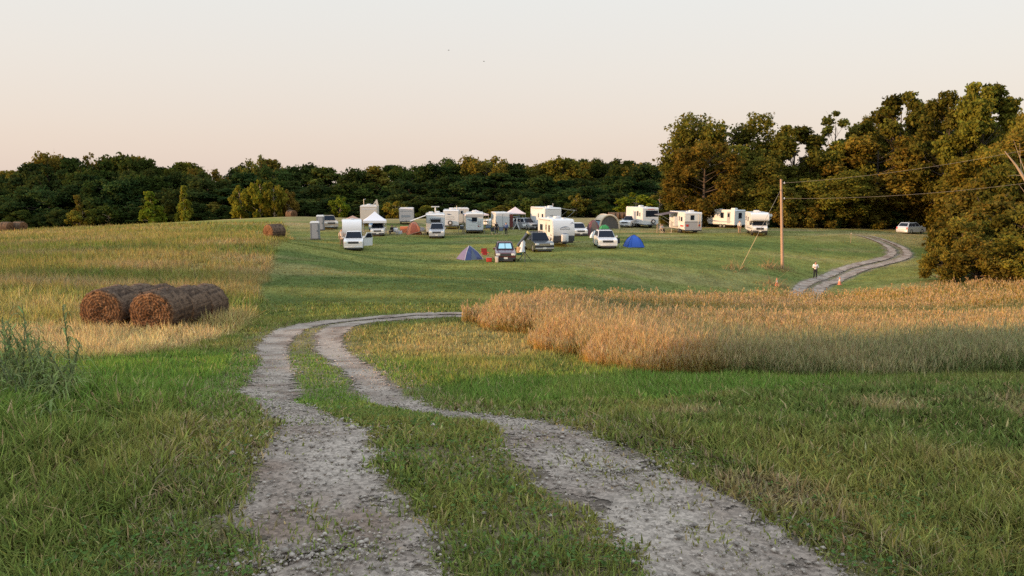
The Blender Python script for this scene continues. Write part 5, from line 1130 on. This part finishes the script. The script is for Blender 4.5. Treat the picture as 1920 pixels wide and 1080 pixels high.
# ridge tent, front left; sunlight on one side is painted as a paler panel
def ridge_tent(label, loc, rz, W, D, Hh, m, m2):
    e = empty('ridge_tent', loc, rz, label, 'tent', "tents of the camp"); hw, hd = W / 2, D / 2; T_ = (0.05, -.1, Hh); a, b, c, d = (-hd, -hw, 0), (hd, -hw, 0), (hd, hw, 0), (-hd, hw, 0); T2 = (-.25, .15, Hh * .96)
    mid = lambda p, q, t, s: tuple(p[i] * (1 - t) + q[i] * t + (s[i] if s else 0) for i in range(3))
    for q, mm, nm in (((b, c, mid(c, T2, .5, (.05, .06, .05)), T2, T_, mid(b, T_, .5, (.05, -.06, .06))), m, 'front_panel'), ((a, b, mid(b, T_, .5, (.05, -.06, .06)), T_, mid(a, T_, .5, (-.06, -.05, .06))), m2, 'side_panel'), ((c, d, mid(d, T2, .5, (-.05, .05, .06)), T2, mid(c, T2, .5, (.05, .06, .05))), m, 'side_panel'), ((d, a, mid(a, T_, .5, (-.06, -.05, .06)), T_, T2, mid(d, T2, .5, (-.05, .05, .06))), m, 'rear_panel')):
        MB().sheet(q, .008).build(nm, mm, e)
    t = MB().tube([b, mid(b, T_, .5, (.07, -.07, .07)), T_], .02, 5).tube([c, mid(c, T2, .5, (.07, .07, .06)), T2], .02, 5); t.build('pole', mat("tent_pole", (.5, .48, .5), .4), e)
    MB().sheet([(hd * 1.0 + .02, -.30, .02), (hd * 1.0 + .02, .34, .02), (hd * .30 + .12, .05, Hh * .74), (hd * .30 + .12, -.02, Hh * .74)], .01).build('door_panel', NAVY, e)
ridge_tent("navy ridge tent with its lit side in a paler colour, nearest tent, left of the maroon car", ground_at(881, 486), R(-62), 1.9, 1.9, 1.25, TB, mat("lit_side_nylon", (.12, .10, .19), .7, var=.08))
dome_tent("dome_tent", "bright blue tent standing alone right of the white crossover", ground_at(1188, 463), R(-80), 1.95, 1.6, 1.32, TBL, door=mat("blue_door", (.02, .10, .48), .55), sharp=.5)
dome_tent("dome_tent", "maroon dome tent behind the white tarp and white suv", ground_at(1112, 441), R(-85), 1.9, 1.8, 2.05, TM, door=MESH_D)
dome_tent("tarp_shelter", "bright green tarp shelter behind the white crossover", ground_at(1133, 447), R(-80), 1.8, 1.6, 1.75, TG, sharp=1.4, cat="tarp")
dome_tent("tarp_shelter", "white sheet covering gear in front of the maroon tent", ground_at(1115, 446), R(-80), 1.15, .9, .95, CANVAS, sharp=.3, cat="tarp")
dome_tent("dome_tent", "bright orange dome tent under the end of the trailer awning", ground_at(776, 439), R(-78), 2.1, 1.9, 1.75, TO, door=mat("rust_door", (.40, .10, .05), .7), sharp=.9)
e = empty("table", ground_at(758, 438), R(5), "table draped with an orange cloth beside the orange dome tent", "table"); MB().box((0, 0, .98), (1.1, .7, .05), bevel=.01).build('table_top', TO, e); MB().box((0, -.36, .55), (1.1, .02, .84)).build('cloth', TO, e)
for x in (-.48, .48):
    for y in (-.3, .3): MB().tube([(x, y, 0), (x, y, .96)], .025, 6).build('leg', STEEL, e)
# beige screened shelter: two crossed arches with dark mesh
def screen_dome(label, loc, rz, W, Hh):
    e = empty('screen_shelter', loc, rz, label, 'shelter', "tents of the camp"); h = W / 2
    def arc(s, o): return [Vector((o * h, -h * math.cos(t) * s, Hh * math.sin(t) ** .85)) for t in np.linspace(0, math.pi, 17)]
    roof = MB(); A = arc(1, -1); B_ = arc(1, 1)
    for i in range(16):
        for o0, o1, w0, w1 in ((-1.0, -.3, 1, 1.03), (-.3, .3, 1.03, 1.03), (.3, 1.0, 1.03, 1)):
            P = lambda k, o, w: (o * h * .92, A[k].y * w, A[k].z * w)
            if 3 <= i <= 12: roof.sheet([P(i, o0, w0), P(i + 1, o0, w0), P(i + 1, o1, w1), P(i, o1, w1)], .01)
    roof.build('fly', TBE, e)
    for o in (-.94, .94):
        t = MB(); P = [(o * h, p.y, p.z) for p in arc(1, 1)]; t.tube(P, .15, 6); t.build('arch', TBE, e)
        MB().sheet([(o * h * .97, p.y * .96, p.z * .96) for p in arc(1, 1)], .01).build('mesh_wall', MESH_D, e)
    MB().sheet([(-h * .9, -h * .99, .02), (h * .9, -h * .99, .02), (h * .9, -h * .86, Hh * .55), (-h * .9, -h * .86, Hh * .55)], .01).build('side_panel', mat("blue_grey_panel", (.16, .24, .34), .7), e)
screen_dome("beige dome shelter with a dark mesh front right of the camp centre", at_depth(1137, 119), R(-78), 3.2, 2.15)

# ---- portable toilets
def toilet(label, loc, rz):
    e = empty('portable_toilet', loc, rz, label, 'portable toilet', 'portable toilets'); m = mat("toilet_grey", (.17, .18, .20), .6, var=.08)
    MB().box((0, 0, 1.06), (1.12, 1.12, 2.0), bevel=.03).build('cabin', m, e); MB().hexa([(-.6, -.6, 2.06), (.6, -.6, 2.06), (.6, .6, 2.06), (-.6, .6, 2.06), (-.5, -.5, 2.3), (.5, -.5, 2.3), (.5, .5, 2.3), (-.5, .5, 2.3)], .04).build('roof', WHITE, e)
    d = MB().box((.57, 0, 1.05), (.04, .72, 1.82), bevel=.01).build('door', GREY, e); MB().box((.6, .27, 1.1), (.05, .06, .16)).build('handle', DGREY, d); MB().box((0, 0, .06), (1.2, 1.2, .1)).build('skid', DGREY, e)
    for y in (-.42, .42): MB().box((.575, y, 1.05), (.03, .09, 1.8)).build('rib', m, e)
toilet("grey portable toilet with white roof, the nearer one of the pair", ground_at(591.5, 449), R(-80)); toilet("grey portable toilet with white roof, half hidden behind its neighbour", at_depth(601, 113), R(-80))

# ---- people
SKIN = mat("skin", (.50, .30, .21), .6, var=.05, spec=.3)
def skin_mesh(name, pts, edges, rad, m, parent, sub=1):
    me = bpy.data.meshes.new(name); me.from_pydata(pts, edges, []); o = bpy.data.objects.new(name, me); COL.objects.link(o)
    o.modifiers.new("skin", 'SKIN'); sv = me.skin_vertices[0].data
    for i, r in enumerate(rad): sv[i].radius = r if isinstance(r, tuple) else (r, r); sv[i].use_root = (i == 0)
    s = o.modifiers.new("sub", 'SUBSURF'); s.levels = s.render_levels = sub
    dg = bpy.context.evaluated_depsgraph_get(); dg.update(); nm = bpy.data.meshes.new_from_object(o.evaluated_get(dg)); bpy.data.objects.remove(o); bpy.data.meshes.remove(me)
    nm.name = name; nm.polygons.foreach_set("use_smooth", np.ones(len(nm.polygons), bool)); nm.materials.clear(); nm.materials.append(m)
    return link(name, nm, parent)
def person(label, loc, rz, top, legs, hair=(.10, .06, .04), H=1.75, sit=False, arms='down', stride=.0, hat=None, long_top=False):
    """facing +x"""
    e = empty('person', loc, rz, label, 'person', None); k = H / 1.78; V = lambda *a: tuple(np.array(a) * k)
    pz = .50 if sit else .95
    hipL, hipR = V(0, .10, pz - .03), V(0, -.10, pz - .03)
    if sit: kL, kR, aL, aR = V(.44, .13, .50), V(.44, -.13, .50), V(.46, .13, .08), V(.40, -.13, .08)
    else: kL, kR, aL, aR = V(stride * .5 + .03, .11, .50), V(-stride * .3 + .03, -.11, .50), V(stride * .9, .12, .08), V(-stride * .9, -.12, .08)
    tL, tR = tuple(np.array(aL) + V(.17, .02, -.045)), tuple(np.array(aR) + V(.17, -.02, -.045))
    sz = pz + .49; sp, ch, nk, hd, ht = V(0, 0, pz + .2), V(.01, 0, pz + .40), V(.0, 0, pz + .55), V(.025, 0, pz + .665), V(.02, 0, pz + .775)
    shL, shR = V(0, .185, sz), V(0, -.185, sz)
    if arms == 'down': elL, elR, wrL, wrR = V(-.02, .25, sz - .30), V(-.02, -.25, sz - .30), V(.06, .26, sz - .55), V(.06, -.26, sz - .55)
    elif arms == 'chest': elL, elR, wrL, wrR = V(.02, .27, sz - .28), V(.02, -.27, sz - .28), V(.25, .09, sz - .18), V(.25, -.09, sz - .18)
    elif arms == 'reach': elL, elR, wrL, wrR = V(.18, .24, sz - .18), V(.18, -.24, sz - .18), V(.42, .16, sz - .08), V(.42, -.16, sz - .08)
    else: elL, elR, wrL, wrR = V(.05, .25, sz - .28), V(.05, -.25, sz - .28), V(.28, .17, sz - .38), V(.28, -.17, sz - .38)
    P = [V(0, 0, pz), sp, ch, nk, hd, ht, hipL, kL, aL, tL, hipR, kR, aR, tR, shL, elL, wrL, shR, elR, wrR]
    Rd = [.115, .105, .125, .052, .085, .07, .085, .058, .042, .035, .085, .058, .042, .035, .055, .042, .03, .055, .042, .03]
    E = [(0, 1), (1, 2), (2, 3), (3, 4), (4, 5), (0, 6), (6, 7), (7, 8), (8, 9), (0, 10), (10, 11), (11, 12), (12, 13), (2, 14), (14, 15), (15, 16), (2, 17), (17, 18), (18, 19)]
    # hands: palm and five fingers; nose and ears on the head
    for w, el, sgn in ((16, 15, 1), (19, 18, -1)):
        d = np.array(P[w]) - np.array(P[el]); d /= np.linalg.norm(d); s = np.cross(d, (0, 0, 1.0)); s = s / (np.linalg.norm(s) + 1e-6); pm = np.array(P[w]) + d * .06 * k
        b = len(P); P.append(tuple(pm)); Rd.append((.036, .02)); E.append((w, b))
        for f in range(4):
            q = pm + s * (f - 1.5) * .021 * k + d * .035 * k; t = q + d * (.055 + .012 * (f in (1, 2))) * k + np.array((0, 0, -.015)) * k; i = len(P); P += [tuple(q), tuple(t)]; Rd += [.0095, .007]; E += [(b, i), (i, i + 1)]
        q = pm + s * sgn * .045 * k; t = q + d * .045 * k; i = len(P); P += [tuple(q), tuple(t)]; Rd += [.011, .008]; E += [(b, i), (i, i + 1)]
    i = len(P); P.append(V(.125, 0, pz + .665)); Rd.append(.014); E.append((4, i))
    for s in (-1, 1): i = len(P); P.append(V(.01, s * .093, pz + .665)); Rd.append(.018); E.append((4, i))
    Rd = [tuple(np.array(r) * k) if isinstance(r, tuple) else r * k for r in Rd]
    skin_mesh('body', P, E, Rd, SKIN, e)
    g = lambda q, a: tuple(np.array(q) * (1 - a[1]) + np.array(a[0]) * a[1])
    skin_mesh('shirt', [V(0, 0, pz + (-.02 if not long_top else -.35)), sp, ch, V(0, 0, pz + .52), shL, elL, g(elL, (wrL, .5)), shR, elR, g(elR, (wrR, .5))], [(0, 1), (1, 2), (2, 3), (2, 4), (4, 5), (5, 6), (2, 7), (7, 8), (8, 9)], [q * k for q in (.16 if not long_top else .2, .145, .155, .085, .082, .066, .056, .082, .066, .056)], top, e)
    skin_mesh('trousers', [V(0, 0, pz + .04), hipL, kL, g(kL, (aL, .93)), hipR, kR, g(kR, (aR, .93))], [(0, 1), (1, 2), (2, 3), (0, 4), (4, 5), (5, 6)], [q * k for q in (.14, .11, .082, .066, .11, .082, .066)], legs, e)
    for a, t in ((aL, tL), (aR, tR)): skin_mesh('shoe', [tuple(np.array(a) + V(-.04, 0, -.03)), tuple(np.array(t) + V(.02, 0, 0))], [(0, 1)], [.052 * k, .045 * k], DGREY, e)
    hc = mat("hair_%02d_%02d" % (int(hair[0] * 100), int(hair[1] * 100)), hair, .8, var=.2)
    if hat: MB().lathe([(.10 * k, .0), (.17 * k, .01), (.17 * k, .025), (.105 * k, .03), (.10 * k, .09), (.05 * k, .12)], V(.02, 0, pz + .725), 'z', 16).build('hat', hat, e, True)
    skin_mesh('hair', [V(-.03, 0, pz + .69), V(.0, 0, pz + .765), V(-.055, 0, pz + .62)], [(0, 1), (0, 2)], [.098 * k, .085 * k, .07 * k], hc, e)
    for s in (-1, 1): MB().lathe([(.004 * k, -.012 * k), (.013 * k, 0), (.004 * k, .012 * k)], V(.108, s * .033, pz + .685), 'z', 8).build('eye', DGREY, e)
    MB().box(V(.105, 0, pz + .615), V(.02, .05, .012)).build('mouth', mat("lips", (.35, .14, .12), .5), e)
    return e
cl = lambda n, c: mat("cloth_" + n, c, .9, var=.1, scale=20)
WSH, DKT, BLK, CRM = cl("white", (.66, .64, .62)), cl("dark", (.022, .02, .025)), cl("black", (.018, .018, .022)), cl("cream", (.58, .46, .38))
person("person in a white shirt and black trousers standing on the gravel bend below the pole", ground_at(1528, 523), R(-95), WSH, BLK, arms='chest', H=1.78)
person("person in a long cream top standing at the left side of the white pickup", ground_at(641, 461), R(-75), CRM, cl("brown", (.16, .10, .07)), H=1.85, long_top=True)
person("person dressed in black sitting right of the white canopy", ground_at(735, 440), R(-120), BLK, DKT, sit=True, arms='lap', H=1.8)
person("person in a pale shirt sitting beside the one in black", ground_at(743, 441), R(-60), WSH, cl("grey", (.3, .3, .32)), sit=True, arms='lap', H=1.7)
person("person in black standing by the dark table behind the striped trailer", ground_at(931, 439), R(-100), BLK, DKT, H=1.7)
person("person in a blue jacket and dark trousers standing before the cargo trailer", ground_at(949, 441), R(-100), cl("blue", (.07, .11, .26)), BLK, H=1.75)
person("person in dark red under the pinkish canopy", at_depth(958, 116), R(-60), cl("red", (.16, .03, .03)), DKT, H=1.72)
person("person in black reaching towards the white telescope under the pinkish canopy", at_depth(979, 116), R(190), BLK, WSH, arms='reach', H=1.74)
person("person in a white shirt and tan trousers standing left of the motorhome", ground_at(1386, 437), R(-80), WSH, cl("tan", (.34, .23, .15)), H=1.78)
person("person in grey sitting at the table left of the grey skirted trailer", ground_at(1241, 437), R(-60), cl("greyshirt", (.35, .32, .30)), DKT, sit=True, arms='lap', H=1.7)

# ---- chairs, tables, boxes
def camp_chair(label, loc, rz, m, s=1.0):
    e = empty('camp_chair', loc, rz, label, 'camp chair', 'folding camp chairs', s)
    MB().sheet([(-.25, -.27, .42), (.25, -.27, .45), (.25, .27, .45), (-.25, .27, .42)], .02).build('seat', m, e); MB().sheet([(-.24, -.27, .42), (-.24, .27, .42), (-.42, .27, 1.0), (-.42, -.27, 1.0)], .02).build('backrest', m, e)
    for y in (-.29, .29): MB().box((0, y, .64), (.5, .06, .03)).build('armrest', m, e)
    for x, y, x2, y2 in ((-.25, -.29, .25, -.29), (.25, -.29, -.25, -.29), (-.25, .29, .25, .29), (.25, .29, -.25, .29)): MB().tube([(x, y, 0), (x2, y2, .63)], .014, 5).build('leg', STEEL, e)
RED = cl("chair_red", (.42, .035, .022)); GRN_C = cl("chair_green", (.015, .12, .05))
camp_chair("red folding chair beside the navy tent", ground_at(910, 487), R(-70), RED, 1.0); camp_chair("green folding chair at the right side of the maroon car", ground_at(972, 487), R(-110), GRN_C, 1.0); camp_chair("black folding chair at the right side of the white crossover", ground_at(1157, 464), R(-100), BLK)
camp_chair("black folding chair under the person in black right of the white canopy", ground_at(735, 439.6), R(-120), BLK); camp_chair("grey folding chair under the person in a pale shirt right of the white canopy", ground_at(743, 440.6), R(-60), GREY); camp_chair("grey folding chair at the table left of the grey skirted trailer", ground_at(1241, 436.7), R(-60), GREY)
def box_thing(name, label, cat, loc, d, m, m2, rz=0):
    e = empty(name, loc, rz, label, cat); MB().box((0, 0, d[2] * .42), (d[0], d[1], d[2] * .84), bevel=.03, taper=(1.05, 1.05)).build('body', m, e, True); MB().box((0, 0, d[2] * .92), (d[0] * 1.08, d[1] * 1.08, d[2] * .16), bevel=.025).build('lid', m2, e, True); MB().tube([(-d[0] * .55, 0, d[2] * .6), (-d[0] * .55, 0, d[2] * 1.06), (d[0] * .55, 0, d[2] * 1.06), (d[0] * .55, 0, d[2] * .6)], .015, 5).build('handle', STEEL, e)
box_thing('cooler', "small red cooler on the grass between the red chair and the maroon car", "cooler", ground_at(917, 491), (.46, .34, .36), RED, RED); box_thing('cooler', "white cooler beside the front wheel of the maroon car", "cooler", ground_at(931.5, 492), (.26, .24, .5), CRM, WSH); box_thing('cooler', "white box on the grass left of the orange table", "cooler", ground_at(751, 438.5), (.5, .36, .42), WHITE, WHITE)
def table(label, loc, rz, L, W, Hh, m, cat="table"):
    e = empty('folding_table', loc, rz, label, cat); MB().box((0, 0, Hh), (L, W, .05), bevel=.01).build('table_top', m, e)
    for x in (-L * .44, L * .44):
        for y in (-W * .4, W * .4): MB().tube([(x, y, 0), (x, y, Hh)], .022, 5).build('leg', STEEL, e)
table("dark gear table behind the striped trailer's right corner", ground_at(918, 438), R(5), 1.7, .7, .8, DGREY); box_thing('gear_case', "blue grey gear case on the dark table behind the striped trailer", "case", ground_at(916, 438) + Vector((0, 0, .83)), (.7, .45, .35), STRIPE, DGREY)
table("pale wooden table left of the grey skirted trailer", ground_at(1249, 437), R(5), 1.5, .7, .74, WOOD); table("dark low table right of the white telescope", at_depth(984, 113), R(8), 1.4, .7, .55, DGREY); box_thing('storage_box', "white box on the dark low table right of the white telescope", "box", at_depth(983, 113) + Vector((0, 0, .58)), (.5, .35, .38), WHITE, WHITE)
e = empty('wooden_rail', ground_at(1235, 437), R(10), "small pale wooden rack between the two trailers at the right", "rack"); 
for x in (-.25, .25): MB().tube([(x, 0, 0), (x, 0, 1.35)], .045, 6).build('post', WOOD, e)
for z in (.45, .9, 1.3): MB().box((0, 0, z), (.62, .05, .09)).build('slat', WOOD, e)
e = empty('ramp', ground_at(784, 440), R(3), "wooden board ramp leaning up to the side of the awning trailer", "ramp"); MB().hexa([(-1.15, -.25, .0), (1.1, -.25, .62), (1.1, .25, .62), (-1.15, .25, .0), (-1.15, -.25, .07), (1.1, -.25, .69), (1.1, .25, .69), (-1.15, .25, .07)]).build('board', WOOD, e); MB().box((1.0, 0, .29), (.08, .45, .58)).build('support', WOOD, e)
e = empty('lantern', ground_at(719, 441), 0, "round white lantern on a stand right of the white crossover", "lantern"); MB().tube([(0, 0, 0), (0, 0, 1.3)], .025, 6).build('stand', STEEL, e); MB().lathe([(.02, -.28), (.16, -.23), (.26, -.08), (.26, .08), (.16, .23), (.02, .28)], (0, 0, 1.55), 'z', 18).build('globe', CANVAS, e, True)

box_thing('cooler', "blue cooler beside the tallest cream white trailer", "cooler", at_depth(1059, 109), (.8, .5, .6), BLUEC, WSH)
camp_chair("black folding chair beside the dark gear table", ground_at(925, 440), R(-60), BLK); camp_chair("dark blue folding chair left of the blue jacketed person", ground_at(939, 439), R(-100), NAVY)
camp_chair("grey folding chair under the trailer awning beside the orange dome tent", ground_at(792, 440), R(-80), GREY)
table("small table with a dark top left of the striped trailer", ground_at(866, 440), R(5), 1.0, .6, .75, DGREY); box_thing('storage_box', "dark box standing on the small table left of the striped trailer", "box", ground_at(866, 440) + Vector((0, 0, .78)), (.5, .4, .5), DGREY, GREY)
person("person in olive clothes standing at the left side of the striped trailer", ground_at(869, 438), R(-120), cl("olive", (.16, .16, .09)), cl("khaki", (.30, .25, .16)), H=1.75)
# ---- telescopes
b = ground_at(985, 491); e = empty('large_telescope', b, R(0), "large black telescope on a tripod, its lower half wrapped in a white cloth", "telescope")
d = Vector((.62, -.06, .78)).normalized(); p0 = Vector((-.62, .1, 1.35))
MB().tube([p0, p0 + d * 1.45], .19, 14).build('tube', BLACK, e, True); MB().tube([p0 + d * 1.40, p0 + d * 1.56], .235, 14).build('dew_cap', mat("olive_cap", (.30, .28, .12), .8), e, True)
n = 20; V, Q = [], []
for i in range(7):
    t = i / 6
    for k in range(n):
        a = k * 2 * math.pi / n; r = .22 + .13 * t ** 1.3 + .035 * math.sin(5 * a + t * 3) * t; c = p0 + d * .62 + Vector((-.12 * t, 0, -.95 * t)); V.append((c.x + r * math.cos(a), c.y + r * math.sin(a), c.z + .22 * math.cos(a) * (1 - t)))
for i in range(6):
    for k in range(n): Q.append((i * n + k, i * n + (k + 1) % n, (i + 1) * n + (k + 1) % n, (i + 1) * n + k))
me = mesh_np('cloth_cover', np.array(V), quads=np.array(Q), smooth=True); me.materials.append(CANVAS); link('cloth_cover', me, e)
MB().box((-.55, -.05, 1.05), (.42, .3, .55), bevel=.1).build('equipment_wrap', mat("tan_cloth", (.48, .30, .16), .9, var=.25), e, True)
hub = Vector((-.05, 0, .85)); MB().tube([hub - Vector((0, 0, .1)), hub + Vector((0, 0, .5))], .09, 10).build('mount', BLACK, e)
for a in (-90, 30, 150): MB().tube([hub, (hub.x + .75 * math.cos(R(a)), hub.y + .75 * math.sin(R(a)), 0)], .03, 6).build('leg', DGREY, e)
b = at_depth(969, 115); e = empty('white_telescope', b, R(10), "white telescope column with spread legs and dark tube under the pinkish canopy", "telescope")
MB().tube([(0, 0, .9), (0, 0, 1.75)], .11, 10).build('column', WHITE, e, True); MB().tube([(-.55, 0, 1.9), (.5, 0, 1.98)], .12, 12).build('tube', BLACK, e, True)
for a in (180, 300, 30): MB().tube([(0, 0, 1.0), (.62 * math.cos(R(a)), .62 * math.sin(R(a)), 0)], .05, 6).build('leg', WHITE, e)

# ---- utility pole with its guy wire and lines
pb = ground_at(1467, 504); Yp = pb.y; pt = up_at(1464.5, 336, Yp)
e = empty('utility_pole', pb, 0, "bare wooden utility pole with a yellow guarded guy wire standing in the field", "utility pole")
POLE = mat("pole_wood", (.36, .23, .155), .85, var=.22, scale=4, bump=.3)
MB().tube([tuple((pt - pb) * t) for t in (-.05, .3, .65, 1)], [.165, .15, .13, .11], 14).build('shaft', POLE, e, True)
wire = mat("wire", (.22, .19, .15), .6); ga = ground_at(1388, 504) - pb; gt = up_at(1466, 352, Yp) - pb; gm = ga + (gt - ga) * .40
MB().tube([gm, gt], .018, 5).build('guy_wire', wire, e); MB().tube([ga, gm], .036, 6).build('guy_guard', mat("yellow_guard", (.36, .26, .10), .5), e)
for py in (343, 372): q = up_at(1468, py, Yp) - pb; MB().lathe([(.03, -.1), (.07, -.06), (.05, 0), (.08, .05), (.03, .1)], q + Vector((.14, 0, 0)), 'z', 10).tube([q, q + Vector((.14, 0, 0))], .02, 5).build('insulator', LGREY, e)
for (py0, ends, lb) in ((343, ((1920, 286), (2300, 190)), "upper wire running from the utility pole to the right edge"), (372, ((1920, 343), (2300, 280)), "lower wire running from the utility pole to the right edge")):
    A = up_at(1470, py0, Yp); B_ = up_at(*ends[1], Yp - 16); pts = [A + (B_ - A) * t - Vector((0, 0, 3.6 * 4 * t * (1 - t) * .30)) for t in np.linspace(0, 1, 26)]
    tag(MB().tube(pts, .011, 5).build('power_line', wire), lb, "wire", "wires at the utility pole")
# ---- cones, stake, birds
def cone(label, loc):
    e = empty('traffic_cone', loc, 0, label, 'traffic cone', 'traffic cones at the gravel bend'); m = mat("cone_orange", (.52, .17, .10), .7, var=.1)
    MB().lathe([(.16, .03), (.13, .25), (.105, .35)], (0, 0, 0), 'z', 18).build('base_ring', m, e, True); MB().lathe([(.105, .35), (.07, .56)], (0, 0, 0), 'z', 18).build('white_band', CRM, e, True); MB().lathe([(.07, .56), (.03, .76)], (0, 0, 0), 'z', 18).build('tip', m, e, True); MB().box((0, 0, .015), (.4, .4, .03), bevel=.01).build('foot', m, e)
cone("orange and white traffic cone left of the gravel bend", ground_at(1456, 536.5)); cone("orange and white traffic cone right of the gravel bend", ground_at(1574, 534))
e = empty('marker_stake', ground_at(1595, 456), 0, "thin pale marker stake in the mown grass left of the far track", "stake"); MB().box((0, 0, .65), (.05, .03, 1.4)).build('stake', WOOD, e); MB().box((0, -.02, 1.25), (.14, .012, .12)).build('flag', CRM, e)
for px, py, lb in ((841, 94, "tiny dark bird in the sky, upper left of the two"), (907, 115, "tiny dark bird in the sky, lower right of the two")):
    e = empty('bird', up_at(px, py, 70), R(30), lb, 'bird', 'birds in the sky', .62); MB().lathe([(.004, -.14), (.04, -.06), (.055, .02), (.04, .1), (.01, .16)], (0, 0, 0), 'x', 10).build('body', GREY, e, True)
    for s in (-1, 1): MB().sheet([(-.05, s * .03, 0), (.06, s * .03, 0), (.02, s * .16, .05), (-.07, s * .24, .03)], .006).build('wing', GREY, e)
